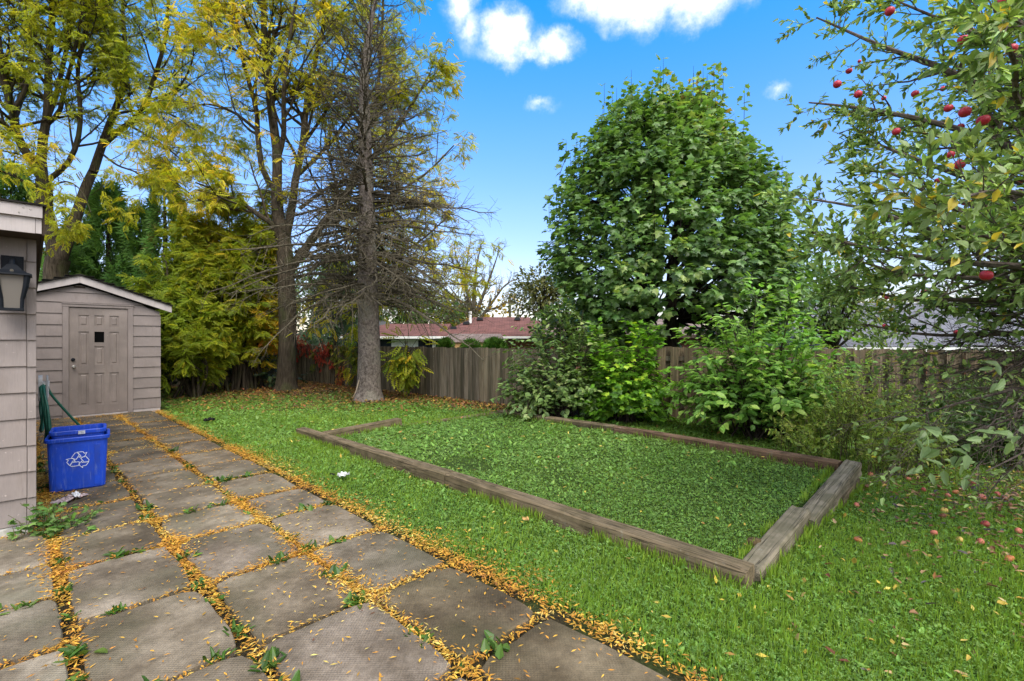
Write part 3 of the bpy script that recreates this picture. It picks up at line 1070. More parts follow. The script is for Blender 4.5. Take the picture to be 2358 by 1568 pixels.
# ------------------------------------------------------------------ landscape timbers
def timber(label, a0, b0, a1, b1, zt0, zt1, w=0.145, h=0.14, seed=1, base=None):
    p0 = AB(a0, b0); p1 = AB(a1, b1)
    p0[2] = zt0; p1[2] = zt1
    d = p1 - p0; Ln = float(np.linalg.norm(d)); d /= Ln
    r = np.random.default_rng(seed)
    K = int(Ln / 0.07) + 2
    e = .014
    sec = np.array([(-w / 2 + e, 0), (-w / 2 + .05, .001), (0, .001), (w / 2 - .05, .001), (w / 2 - e, 0), (w / 2, -e), (w / 2, -h * .35), (w / 2, -h * .65), (w / 2, -h + e),
                    (w / 2 - e, -h), (-w / 2 + e, -h), (-w / 2, -h + e), (-w / 2, -h * .62), (-w / 2, -h * .35), (-w / 2, -e)])
    ns = len(sec)
    xs = np.linspace(0, Ln, K)
    V = np.zeros((K, ns, 3))
    V[:, :, 0] = xs[:, None] - Ln / 2
    V[:, :, 1] = sec[None, :, 0]; V[:, :, 2] = sec[None, :, 1]
    q = np.stack([V[:, :, 0] * 3 + seed * 7, V[:, :, 1] * 16, V[:, :, 2] * 16], -1)
    V[:, :, 1] += sn(q) * .0028; V[:, :, 2] += sn(q + 31) * .0030
    # long drying cracks along the top and the sides
    for gi in (2, 3, 7, 12):
        m = (sn(np.stack([xs * 1.3 + gi * 9.1, xs * 0 + seed, xs * 0], -1)) > 0.22)
        if gi in (1, 2, 3):
            V[m, gi, 2] -= .009
        else:
            V[m, gi, 1] -= np.sign(sec[gi, 0]) * .007
    # worn ends
    for end, sg in ((0, 1), (-1, -1)):
        V[end, :, 0] += sg * np.abs(r.normal(0, .006, ns))
        V[end, :, 1] *= .96; V[end, :3, 2] -= .006
    mb = MB()
    j = np.arange(ns); jn = (j + 1) % ns
    b = np.arange(K - 1)[:, None] * ns
    F = np.stack([b + j, b + ns + j, b + ns + jn, b + jn], -1).reshape(-1, 4)
    mb.add(V.reshape(-1, 3), F)
    mb.ngon(j); mb.ngon(((K - 1) * ns + j)[::-1])
    o = mb.build("landscape_timber", base or TIMBER)
    X = Vector(d); Yv = Vector((0, 0, 1)).cross(X).normalized(); Z = X.cross(Yv)
    o.rotation_euler = Matrix((X, Yv, Z)).transposed().to_euler()
    o.location = (p0 + p1) / 2
    tag(o, label, "timber", "timbers edging the planting bed")
    return o


TIMBER_R = m_timber("russet_timber", (0.17, 0.105, 0.068))
TIMBER_G = m_timber("grey_timber", (0.215, 0.182, 0.130))
timber("left half of the long brown timber edging the paving side of the bed", 7.32, 2.99, 3.735, 2.995, .132, .140, seed=1)
timber("near half of the long brown timber, ending in the front corner of the bed", 3.725, 2.995, 0.93, 3.005, .138, .112, seed=2)
timber("short grey timber at the front right of the bed, raised at its far end", 0.975, 3.085, 0.955, 4.25, .062, .150, seed=3, base=TIMBER_G)
timber("grey timber climbing to the right corner of the bed with whitish lichen", 0.915, 4.17, 0.845, 5.84, .095, .245, seed=4, base=TIMBER_G)
timber("lower timber under the right corner of the bed", 0.850, 4.95, 0.848, 5.82, .090, .108, seed=5, w=.13)
timber("russet timber at the back of the bed joining the right corner", 0.93, 5.735, 3.72, 6.08, .236, .205, seed=6, base=TIMBER_R)
timber("greyish timber at the back of the bed in front of the left bush", 3.73, 6.085, 6.52, 6.44, .205, .115, seed=7)
timber("stubby grey timber crossing the far left end of the bed", 6.71, 3.075, 6.88, 4.44, .130, .155, seed=8)
timber("sunken timber almost hidden in grass at the far left edge of the bed", 6.83, 4.46, 6.545, 6.36, .042, .085, seed=9, w=.12)

# ------------------------------------------------------------------ neighbouring houses beyond the fence
ROOF_RED = m_shingle("russet_shingles", (0.125, 0.060, 0.052), (0.185, 0.085, 0.072))
ROOF_GREY = m_shingle("slate_grey_shingles", (0.135, 0.135, 0.155), (0.185, 0.185, 0.21))
ROOF_DARK = m_shingle("charcoal_shingles", (0.07, 0.075, 0.08), (0.11, 0.115, 0.12))
ROOF_BROWN = m_shingle("brown_shingles", (0.17, 0.125, 0.11), (0.23, 0.175, 0.155))
M_WHITE = m_plain("white_vinyl", (0.72, 0.72, 0.70), 0.6, 0.3, 0, .08)
M_BRICK = m_brick("orange_brick")
M_GLASSD = m_plain("dark_window_glass", (0.02, 0.025, 0.03), 0.08, 0.6)
M_TAN = m_plain("tan_soffit_wood", (0.42, 0.25, 0.11), 0.7, 0.3)


def hip_roof(mb, x0, x1, y0, y1, ze, zr, hx0, hx1, t=.05):
    """eave rectangle, ridge set in by hx0 / hx1 at the ends"""
    ym = (y0 + y1) / 2
    v = [(x0, y0, ze), (x1, y0, ze), (x1, y1, ze), (x0, y1, ze), (x0 + hx0, ym, zr), (x1 - hx1, ym, zr)]
    v += [(a, b, c - t) for a, b, c in v[:4]]
    off = mb.add(v, [[0, 1, 5, 4], [2, 3, 4, 5], [0, 6, 7, 1], [1, 7, 8, 2], [2, 8, 9, 3], [3, 9, 6, 0]])
    mb.f[3].append(np.array([[1, 2, 5], [3, 0, 4]]) + off); mb.fm[3].append(np.zeros(2, int))
    mb.ngon([off + 9, off + 8, off + 7, off + 6])


GZ = -0.95
h1 = thing("bungalow", "low bungalow with a russet shingle hip roof and white siding beyond the brown fence", "house", (0, 28, GZ))
E1 = 1.73 - GZ
mb = MB(); mb.box(-9.6, -4.02, .5, 6, 0, E1 - .02); mb.build("wall", M_WHITE, h1, local=True)
mb = MB(); mb.box(-4.0, 3.4, .45, 7.5, 0, E1 - .02); mb.build("brick_wall", M_BRICK, h1, local=True)
mb = MB(); hip_roof(mb, -10.2, -4.0, 0, 6.5, E1, 2.55 - GZ, 2.0, 0.02); mb.build("roof", ROOF_RED, h1, local=True)
mb = MB(); hip_roof(mb, -4.45, 3.7, -.06, 8.0, E1 + .01, 3.02 - GZ, 1.9, 2.6); mb.build("roof", ROOF_RED, h1, local=True)
mb = MB(); mb.box(-10.2, -4.44, -.10, -.003, E1 - .17, E1 - .03); mb.build("gutter", M_WHITE, h1, local=True)
mb = MB(); mb.box(-4.43, 3.7, -.16, -.063, E1 - .16, E1 - .03); mb.build("gutter", M_WHITE, h1, local=True)
for x0, x1, z0, z1 in ((-7.9, -7.2, 1.55, 2.45), (-5.6, -4.75, .3, 2.42), (-4.55, -4.1, 1.4, 2.4)):
    w = MB(); w.box(x0 - .08, x1 + .08, .44, .498, z0 - .08, z1 + .08); f = w.build("window", M_WHITE, h1, local=True)
    w = MB(); w.box(x0, x1, .425, .438, z0, z1); w.build("pane", M_GLASSD, f, local=True)
mb = MB(); mb.tubes([(-2.68, 2.6, 3.2), (-2.68, 2.6, 4.27)], [.10, .10], 10, cap=True); mb.build("vent_pipe", M_WHITE, h1, local=True)
for x, y, z in ((-2.9, 2.3, 3.55), (-2.1, 3.2, 3.86), (.35, 3.2, 3.86), (-3.6, 1.4, 3.2)):
    mb = MB(); frustum(mb, .42, .30, z - .12, z + .06, x, y); mb.build("roof_vent", M_BLACK, h1, local=True)
mb = MB(); mb.box(-3.9, -.45, -1.5, .42, E1 - .42, E1 - .36); mb.box(-3.9, -.45, -1.5, -1.42, E1 - .70, E1 - .42)
mb.build("porch_beam", M_TAN, h1, local=True)
mb = MB(); hip_roof(mb, -4.0, -.35, -1.6, 2.0, E1 - .34, E1 + .12, .3, .3); mb.build("porch_roof", ROOF_BROWN, h1, local=True)
mb = MB(); mb.tubes([(-5.0, .44, 2.25), (-5.0, .34, 2.25), (-5.0, .34, 2.1)], [.05, .05, .07], 8, cap=True); mb.build("porch_lamp", M_BLACK, h1, local=True)

h2 = thing("bungalow", "brick house with a brown roof glimpsed between the maple and the bushes", "house", (5.0, 22, GZ))
E2 = 1.72 - GZ
mb = MB(); mb.box(-3.4, 5.2, .5, 7, 0, E2 - .02); mb.build("brick_wall", M_BRICK, h2, local=True)
mb = MB(); hip_roof(mb, -3.9, 5.7, 0, 7.5, E2, 2.75 - GZ, 1.0, 2.5); mb.build("roof", ROOF_BROWN, h2, local=True)
mb = MB(); mb.box(-3.9, 5.7, -.10, -.003, E2 - .15, E2 - .03); mb.build("gutter", M_SOFFIT, h2, local=True)
w = MB(); w.box(-1.6, -.6, .44, .498, 1.5, 2.4); f = w.build("window", M_WHITE, h2, local=True)
w = MB(); w.box(-1.5, -.7, .425, .438, 1.58, 2.32); w.build("pane", M_GLASSD, f, local=True)

h3 = thing("bungalow", "house with a pale slate grey roof and white gutter behind the apple branches", "house", (15.5, 14.0, GZ), math.radians(-4))
E3 = 1.27 - GZ
mb = MB(); mb.box(-6.0, 9.0, .5, 9.4, 0, E3 - .02); mb.build("brick_wall", M_BRICK, h3, local=True)
mb = MB(); hip_roof(mb, -6.5, 9.5, 0, 10, E3, 2.95 - GZ, .6, 3.0); mb.build("roof", ROOF_GREY, h3, local=True)
mb = MB(); mb.box(-6.5, 9.5, -.11, -.003, E3 - .15, E3 - .02); mb.build("gutter", M_WHITE, h3, local=True)

h4 = thing("bungalow", "house with a dark charcoal roof half hidden between the two left trunks", "house", (-10.8, 31, GZ))
E4 = 1.86 - GZ
mb = MB(); mb.box(-2.8, 3.0, .5, 6, 0, E4 - .02); mb.build("wall", m_plain("grey_stucco", (.28, .27, .25), .9), h4, local=True)
mb = MB(); hip_roof(mb, -3.3, 3.4, 0, 6.5, E4, 2.9 - GZ, 1.6, 1.6); mb.build("roof", ROOF_DARK, h4, local=True)
mb = MB(); mb.box(-3.3, 3.4, -.10, -.003, E4 - .15, E4 - .03); mb.build("gutter", M_WHITE, h4, local=True)

pole = thing("utility_pole", "thin grey utility pole right of the bare yellow tree", "pole", (-.18, 40, GZ))
mb = MB(); mb.tubes([(0, 0, 0), (0, 0, 6.2)], [.13, .10], 10, cap=True); mb.build("post", TWIG_DEAD, pole, local=True)
mb = MB(); mb.box(-.7, .7, -.05, .05, 5.5, 5.62); mb.build("crossarm", TWIG_DEAD, pole, local=True)


# ------------------------------------------------------------------ tree kit
def resample(pts, K):
    pts = np.asarray(pts, float)
    d = np.r_[0, np.cumsum(np.linalg.norm(np.diff(pts, axis=0), axis=1))]
    t = np.linspace(0, d[-1], K)
    return np.stack([np.interp(t, d, pts[:, i]) for i in range(3)], -1)


def smooth(pts, K):
    """Catmull-Rom through the points, K samples"""
    p = np.asarray(pts, float)
    if len(p) < 3:
        return resample(p, K)
    q = np.concatenate([[2 * p[0] - p[1]], p, [2 * p[-1] - p[-2]]])
    out = []
    for i in range(1, len(q) - 2):
        for t in np.linspace(0, 1, 8, endpoint=False):
            a, b, c, d = q[i - 1], q[i], q[i + 1], q[i + 2]
            out.append(.5 * (2 * b + (c - a) * t + (2 * a - 5 * b + 4 * c - d) * t * t + (3 * b - a - 3 * c + d) * t ** 3))
    out.append(p[-1])
    return resample(out, K)


def runit(n):
    return nrm(rng.normal(size=(n, 3)))


def sample_on(P_, R_, pick, t):
    K = P_.shape[1]
    f = t * (K - 1); i = np.minimum(f.astype(int), K - 2); u = (f - i)[:, None]
    a = P_[pick, i]; b = P_[pick, i + 1]
    r = R_[pick, i] * (1 - u[:, 0]) + R_[pick, i + 1] * u[:, 0]
    return a * (1 - u) + b * u, nrm(b - a), r


def spawn(P_, R_, n, t0, t1, ang, ln, rr=.6, rmin=.003, wig=.15, trop=(0, 0, .1), K=6, rend=.35, flat=0.0):
    """n children per parent between t0 and t1; ang in degrees (lo, hi); ln(len, t) -> length"""
    Np = len(P_)
    if np.isscalar(n):
        pick = np.repeat(np.arange(Np), int(n))
    else:
        pick = np.repeat(np.arange(Np), np.asarray(n, int))
    N = len(pick)
    t = rng.uniform(t0, t1, N)
    p, T, r = sample_on(P_, R_, pick, t)
    side = runit(N); side[:, 2] *= (1 - flat)
    side = nrm(side - (side * T).sum(-1, keepdims=True) * T)
    a = np.radians(rng.uniform(ang[0], ang[1], N))[:, None]
    d = T * np.cos(a) + side * np.sin(a)
    plen = np.linalg.norm(np.diff(P_, axis=1), axis=2).sum(1)[pick]
    L = ln(plen, t) * rng.uniform(.65, 1.25, N)
    out = np.zeros((N, K, 3)); out[:, 0] = p
    for k in range(1, K):
        d = nrm(d + rng.normal(0, wig, (N, 3)) + np.asarray(trop))
        out[:, k] = out[:, k - 1] + d * (L / (K - 1))[:, None]
    r0 = np.maximum(r * rr, rmin)
    R2 = r0[:, None] * np.linspace(1, rend, K)[None]
    return out, R2


def frond_template(pairs=6, droop=.35, lw=.085, ll=.30):
    v = []; f = []
    def leaflet(bx, by, bz, dx, dy, dz, L, w):
        d = nrm(np.array([dx, dy, dz])); s = nrm(np.cross(d, [0, 0, 1.0]))
        b = np.array([bx, by, bz]); m = b + d * L * .36
        k = len(v)
        v.extend([m + s * w * 1.1 - b * 0 - d * L * .22, m - s * w * .9 + d * L * .06, b + d * L + np.array([0, 0, -.06 * L / .3])])
        f.append([k, k + 1, k + 2])
    for i in range(pairs):
        t = .22 + .72 * i / (pairs - 1)
        z = -droop * t * t
        sc = 1 - .35 * abs(t - .5) / .5
        for s in (-1, 1):
            leaflet(0, t, z, s * .9, .55, -.28, ll * sc, lw * .5)
    leaflet(0, 1.0, -droop, 0, 1, -.5, ll * .9, lw * .5)
    k = len(v)
    v.extend([np.array([-.008, 0, 0]), np.array([.008, 0, 0]), np.array([.006, .6, -droop * .36]), np.array([0, 1.0, -droop])])
    f.append([k, k + 1, k + 3])
    return np.array(v), np.array(f)


FROND = frond_template(5, .30, .22, .40)
# pointed oval leaf, folded along the midrib
OVAL_V = np.array([[0, 0, 0], [.27, .25, .05], [.30, .52, .05], [.14, .82, .0], [0, 1.0, -.10], [-.14, .82, .0], [-.30, .52, .05], [-.27, .25, .05], [0, .5, -.02]])
OVAL_F = np.array([[8, 0, 1], [8, 1, 2], [8, 2, 3], [8, 3, 4], [8, 4, 5], [8, 5, 6], [8, 6, 7], [8, 7, 0]])
OVAL6_V = OVAL_V[[0, 1, 3, 4, 5, 7]] * np.array([1.05, 1, 1]); OVAL6_F = np.array([[0, 1, 3], [1, 2, 3], [0, 3, 5], [5, 3, 4]])
_mr = [(0.22, -.06), (.50, .06), (.36, .24), (.60, .52), (.30, .50), (.17, .70)]
MAPLE_V = np.array([[0, .36, .04]] + [[0, 0, 0]] + [[x, y, 0] for x, y in _mr] + [[0, 1.02, 0]] + [[-x, y, 0] for x, y in _mr[::-1]])
MAPLE_V[:, 2] += -.16 * np.abs(MAPLE_V[:, 0]) ** 1.3 - .22 * (MAPLE_V[:, 1] - .3) ** 2
MAPLE_F = np.array([[0, i, i + 1 if i < 14 else 1] for i in range(1, 15)])


SMALLMAPLE = (MAPLE_V[[0, 1, 3, 4, 5, 7, 8, 9, 11, 12, 13]], np.array([[0, i, i + 1 if i < 10 else 1] for i in range(1, 11)]))


def palette(n, cols, wts, jit=.16, pos=None, scale=.8, bias=None):
    """per-leaf colours; neighbours tend to share a tone"""
    w = np.array(wts, float); w /= w.sum(); cum = np.cumsum(w)
    u = rng.uniform(0, 1, n)
    if pos is not None:
        s = np.clip(.5 + .5 * sn(pos, scale), 0, 1)
        u = np.clip(.55 * s + .45 * u + (0 if bias is None else bias), 0, .9999)
    i = np.clip(np.searchsorted(cum, u), 0, len(cols) - 1)
    c = np.array(cols)[i]
    return np.clip(c * (1 + rng.normal(0, jit, (n, 1))) * (1 + rng.normal(0, .04, (n, 3))), .004, .9)


W_COLS = [(0.171, 0.227, 0.016), (0.305, 0.354, 0.021), (0.437, 0.443, 0.028), (0.648, 0.522, 0.036), (0.973, 0.648, 0.047)]


def fronds_on(mb, P_, R_, n, size, cols, wts, t0=.25, t1=1.0, droop=.55, bias=None, scale=.8, tmpl=FROND):
    pick = np.repeat(np.arange(len(P_)), n)
    N = len(pick)
    t = rng.uniform(t0, t1, N)
    p, T, r = sample_on(P_, R_, pick, t)
    s = runit(N); s[:, 2] = s[:, 2] * .4
    d = nrm(T * .5 + s * 1.0 + np.array([0, 0, -droop]) * rng.uniform(-.1, 1.3, (N, 1)))
    nn = nrm(np.array([0, 0, 1.0]) + runit(N) * .85 + np.array([.1, -.35, 0]))
    b = None if bias is None else bias(p)
    mb.leaves(tmpl[0], tmpl[1], p, d, nn, size * rng.uniform(.7, 1.25, N), palette(N, cols, wts, .18, p, scale, b))
    return p


def trunk_tube(mb, pts, radii, sides=18, K=40, flare=0.0, bumpy=.04, col=(1, 1, 1)):
    c = smooth(pts, K)
    d = np.r_[0, np.cumsum(np.linalg.norm(np.diff(np.asarray(pts, float), axis=0), axis=1))]
    t = np.linspace(0, d[-1], K)
    r = np.interp(t, d, radii)
    T = nrm(np.gradient(c, axis=0)); X = nrm(np.cross(np.repeat([[0.0, 1, 0]], K, 0), T)); Y = np.cross(T, X)
    an = np.arange(sides) / sides * 2 * PI
    rad = np.repeat(r[:, None], sides, 1)
    q = np.stack([np.cos(an)[None] * 2.2 + 0 * t[:, None], np.sin(an)[None] * 2.2 + 0 * t[:, None], t[:, None] * 1.6 + 0 * an[None]], -1)
    rad = rad * (1 + bumpy * sn(q, 1.6))
    if flare:
        fl = np.exp(-t / .16)[:, None] * flare * (1 + .45 * np.cos(an * 5 + .7)[None])
        rad = rad * (1 + fl)
    V = c[:, None] + rad[..., None] * (np.cos(an)[None, :, None] * X[:, None] - np.sin(an)[None, :, None] * Y[:, None])
    j = np.arange(sides); jn = (j + 1) % sides; b = np.arange(K - 1)[:, None] * sides
    mb.add(V.reshape(-1, 3), np.stack([b + j, b + sides + j, b + sides + jn, b + jn], -1).reshape(-1, 4), col)
    return c, r


def limb_px(mb, pts, Y0, Y1, r0, r1, K=16, sides=8):
    """a limb traced by its bends at a known distance, given its real thickness"""
    n = len(pts)
    P_ = np.array([P(x, y, Y0 + (Y1 - Y0) * i / max(1, n - 1)) for i, (x, y) in enumerate(pts)])
    c = smooth(P_, K)
    R_ = np.linspace(r0, r1, K)
    mb.tubes(c, R_, sides)
    return c, R_


def foliage_tree(limbs, mbt, mbl, l1, l2, nf, size, cols, wts, len1=1.5, trop1=(0, 0, .10), bias=None, droop=.55, l1rate=True, tmpl=FROND, scale=.8):
    """limbs [(c, R)] -> branches -> twigs -> leaves"""
    C = np.stack([c for c, r in limbs]); R = np.stack([r for c, r in limbs])
    Ls = np.linalg.norm(np.diff(C, axis=1), axis=2).sum(1)
    n1 = np.maximum(3, (Ls * l1)).astype(int)
    P1, R1 = spawn(C, R, n1, .18, 1.0, (28, 70), lambda pl, t: len1 * (1.15 - .55 * t), .5, .008, .13, trop1, 7)
    mbt.tubes(P1, R1, 4)
    P2, R2 = spawn(P1, R1, l2, .25, 1.0, (25, 70), lambda pl, t: np.clip(pl * .42, .30, 1.2), .55, .004, .16, (0, 0, -.02), 5)
    mbt.tubes(P2, R2, 3)
    fronds_on(mbl, P2, R2, nf, size, cols, wts, bias=bias, droop=droop, tmpl=tmpl, scale=scale)
    fronds_on(mbl, P1, R1, max(1, nf // 2), size, cols, wts, .5, 1.0, bias=bias, droop=droop, tmpl=tmpl, scale=scale)
    return P1, R1


# ------------------------------------------------------------------ left walnut (behind the shed)
def tree_root(name, label, cat, p):
    return thing(name, label, cat, (float(p[0]), float(p[1]), float(hgt(p[0], p[1]))))


YA = 15.5
wa = tree_root("walnut_tree", "tall yellow-green walnut tree forking low behind the shed", "tree", (P(128, 700, YA)[0], YA))
mt, ml, mtr = MB(), MB(), MB()
base = np.array([P(128, 700, YA)[0], YA, -.1])
trunk_tube(mtr, [base, P(128, 634, YA), P(134, 595, YA)], [.37, .31, .31], 16, 14, .35)
trunk_tube(mtr, [P(134, 600, YA), P(123, 553, YA), P(104, 497, YA), P(103, 443, YA), P(99, 414, YA)], [.25, .225, .22, .205, .19], 14, 18)
trunk_tube(mtr, [P(136, 602, YA), P(148, 575, YA), P(173, 506, YA + .3), P(198, 431, YA + .6), P(215, 393, YA + .8)], [.20, .17, .155, .145, .13], 12, 18)
LA = []
for pts, y0, y1, r0, r1 in (
        ([(99, 418), (77, 375), (39, 315), (30, 253), (6, 178), (-4, 90), (-20, -60), (-15, -200)], 15.5, 14.6, .17, .05),
        ([(52, 328), (25, 300), (0, 277), (-60, 220), (-110, 120)], 15.2, 14.0, .11, .04),
        ([(100, 416), (95, 342), (109, 268), (112, 149), (119, 60), (124, 0), (130, -150), (120, -330)], 15.5, 15.8, .17, .04),
        ([(112, 264), (131, 214), (141, 167), (161, 74), (165, 0), (180, -140)], 15.6, 16.6, .10, .04),
        ([(110, 285), (137, 256), (149, 202), (161, 161), (176, 98), (195, 0), (205, -120)], 15.6, 14.4, .09, .03),
        ([(114, 412), (149, 384), (170, 350), (184, 295), (184, 232), (179, 164), (193, 74), (200, -60)], 15.6, 15.0, .11, .03),
        ([(215, 395), (240, 320), (270, 240), (291, 180), (290, 120), (283, 30), (285, -120)], 16.2, 16.6, .16, .04),
        ([(232, 340), (275, 300), (322, 262), (352, 190), (366, 145), (382, 85), (388, 0), (395, -130)], 16.3, 15.4, .12, .04),
        ([(262, 262), (320, 255), (390, 262), (450, 300)], 16.4, 15.0, .06, .02),
        ([(99, 430), (60, 420), (20, 400), (-40, 380)], 15.4, 14.6, .07, .02),
        ([(330, 235), (400, 210), (440, 150), (450, 60)], 15.7, 15.0, .06, .02), ([(300, 290), (370, 330), (430, 380), (460, 420)], 16.0, 14.6, .05, .02), ([(230, 350), (270, 380), (320, 400), (360, 440)], 16.2, 15.0, .05, .02), ([(101, 440), (150, 418), (188, 440), (210, 490)], 15.3, 14.2, .04, .012), ([(98, 425), (60, 365), (20, 350), (-40, 340)], 15.3, 14.6, .05, .015), ([(30, 255), (60, 200), (70, 120), (60, 20), (70, -90)], 15.0, 15.6, .08, .03)):
    LA.append(limb_px(mt, pts, y0, y1, r0 * .8, r1 * .7))
gold = lambda p: np.where((np.abs(p[:, 2] - 7.2) < .7) & (p[:, 0] > -14.2) & (p[:, 0] < -9.5), .16, -.04)
foliage_tree(LA, mt, ml, 2.8, 9, 8, .215, W_COLS, (2.2, 4.6, 4.6, 2.2, 1.0), 2.5, bias=gold)
mtr.build("trunk", BARK_WALNUT, wa, smooth=True); mt.build("branches", BARK_WALNUT, wa); ml.build("crown", LEAF_WALNUT, wa)

# ------------------------------------------------------------------ middle walnut (beside the spruce)
YB = 13.7
wb = tree_root("walnut_tree", "slender brown-trunked walnut with a wide yellow crown, left of the spruce", "tree", (P(658, 895, YB)[0], YB))
mt, ml, mtr = MB(), MB(), MB()
trunk_tube(mtr, [np.array([P(658, 895, YB)[0], YB, -.06]), P(660, 840, YB), P(663, 744, YB), P(659, 650, YB), P(653, 556, YB), P(641, 500, YB), P(637, 440, YB)],
           [.275, .245, .235, .225, .205, .17, .15], 16, 44, .42)
LB = []
for pts, y0, y1, r0, r1 in (
        ([(637, 442), (638, 351), (626, 262), (617, 178), (608, 74), (607, 0), (600, -140), (610, -300)], 13.7, 13.9, .145, .04),
        ([(655, 575), (638, 543), (625, 515), (603, 500), (560, 470), (500, 440), (450, 420)], 13.7, 12.6, .10, .02),
        ([(640, 445), (629, 428), (605, 396), (592, 298), (590, 250), (560, 140), (540, 20), (520, -120)], 13.7, 14.4, .09, .03),
        ([(640, 365), (653, 312), (653, 238), (656, 178), (668, 80), (690, -40)], 13.8, 13.2, .08, .03),
        ([(655, 560), (668, 500), (677, 446), (680, 416), (698, 327), (706, 238), (730, 120), (760, 0), (780, -140)], 13.7, 14.2, .13, .03),
        ([(660, 640), (678, 606), (716, 556), (741, 518), (800, 440), (860, 360), (930, 270), (990, 170)], 13.8, 15.4, .14, .03),
        ([(735, 525), (810, 490), (900, 450), (980, 400), (1045, 335)], 14.4, 15.2, .07, .02),
        ([(690, 590), (790, 590), (890, 590), (960, 560), (1030, 500)], 14.0, 15.0, .06, .02),
        ([(800, 440), (840, 330), (870, 200), (880, 60), (885, -80)], 14.8, 15.0, .08, .03),
        ([(850, 600), (910, 630), (945, 670), (960, 710)], 14.6, 13.6, .05, .015),
        ([(720, 560), (790, 600), (830, 640), (850, 680)], 14.2, 14.6, .05, .012),
        ([(690, 480), (760, 430), (830, 410), (910, 390)], 14.6, 16.0, .06, .02), ([(690, 400), (760, 330), (820, 250), (910, 180)], 14.2, 15.8, .06, .02), ([(720, 545), (800, 530), (880, 530), (960, 510)], 14.6, 16.4, .06, .02),
        ([(668, 640), (740, 630), (830, 655), (910, 680)], 14.2, 15.8, .05, .015), ([(700, 330), (760, 240), (800, 140), (820, 20)], 14.2, 15.4, .05, .02), ([(680, 580), (740, 560), (800, 570), (870, 600)], 14.6, 16.6, .05, .02),
        ([(616, 180), (570, 130), (500, 100), (440, 90)], 13.9, 13.0, .05, .015),
        ([(592, 300), (540, 260), (480, 240), (430, 250)], 14.0, 13.0, .05, .015),
        ([(905, 590), (965, 600), (1010, 630), (1030, 655)], 14.8, 14.2, .04, .012)):
    LB.append(limb_px(mt, pts, y0, y1, r0, r1))
goldb = lambda p: np.where((p[:, 0] < -5.5) & (p[:, 2] > 6.5), .10, .05)
foliage_tree(LB, mt, ml, 2.5, 9, 7, .205, W_COLS, (1.8, 4.0, 4.6, 3.0, 1.6), 2.1, bias=goldb)
mtr.build("trunk", BARK_WALNUT, wb, smooth=True); mt.build("branches", BARK_WALNUT, wb); ml.build("crown", LEAF_WALNUT, wb)


# ------------------------------------------------------------------ yellow-green saplings along the left fence
def sapling(label, px, Y, stems, hgt_m, spread, nf, size, cols, wts, seed_bias=0.0, lean=(0, 0)):
    X = (px - 1179) / FPX * Y
    root = tree_root("walnut_sapling", label, "tree", (X, Y))
    root["group"] = "yellow saplings along the left fence"
    mt, ml = MB(), MB()
    L_ = []
    for i in range(stems):
        a = rng.uniform(0, 2 * PI)
        tip = np.array([X + math.cos(a) * spread * rng.uniform(.2, 1) + lean[0], Y + math.sin(a) * spread * rng.uniform(.2, .8) + lean[1], hgt_m * rng.uniform(.55, 1.0)])
        b0 = np.array([X + rng.normal(0, .25), Y + rng.normal(0, .15), 0])
        mid = (b0 * .6 + tip * .4) + np.array([rng.normal(0, .15), rng.normal(0, .15), hgt_m * .12])
        c = smooth([b0, mid, tip], 16); R_ = np.linspace(.040, .010, 16)
        mt.tubes(c, R_, 6); L_.append((c, R_))
    foliage_tree(L_, mt, ml, 3.6, 6, nf + 1, size, cols, wts, 1.0, (0, 0, .0), bias=lambda p: seed_bias, droop=.45)
    mt.build("stems", BARK_WALNUT, root); ml.build("foliage", LEAF_WALNUT, root)
    return root


C_COLS = [(0.093, 0.152, 0.012), (0.202, 0.269, 0.017), (0.335, 0.356, 0.022), (0.527, 0.436, 0.029), (0.776, 0.494, 0.036)]
sapling("dense yellow-green sapling just right of the shed roof", 452, 12.8, 10, 4.3, .95, 12, .185, C_COLS, (4, 5, 4, 2.2, .8), -.02)
sapling("tallest yellow-green sapling of the left thicket, its top against the sky", 530, 13.6, 11, 5.9, 1.45, 12, .19, C_COLS, (3, 5, 4, 2.5, 1.0), .0)
sapling("orange-tinged sapling close to the left of the middle walnut trunk", 585, 14.2, 10, 5.1, 1.30, 12, .185, C_COLS + [(.60, .20, .035)], (2.2, 4, 4, 2.6, 1.6, 1.5), .06)
sapling("low olive sapling sprawling over the grass beside the shed wall", 452, 12.0, 8, 2.3, .9, 11, .18, C_COLS, (4, 5, 3, 1.5, .8), -.05)


# ------------------------------------------------------------------ evergreens
FAN_V = []; FAN_F = []
for k, a in enumerate((-58, -30, 0, 28, 60)):
    a = math.radians(a); L_ = 1.0 - .25 * abs(a)
    d = np.array([math.sin(a), math.cos(a), 0]); s = np.array([d[1], -d[0], 0])
    FAN_V += [d * L_ * .15 + s * .085, d * L_ * .45 - s * .10, d * L_ + np.array([0, 0, -.12])]
    FAN_F += [[3 * k, 3 * k + 1, 3 * k + 2]]
FAN_V = np.array(FAN_V); FAN_F = np.array(FAN_F)
CED = [(0.060, 0.131, 0.031), (0.105, 0.223, 0.043), (0.170, 0.308, 0.060), (0.235, 0.223, 0.073), (0.403, 0.180, 0.056)]


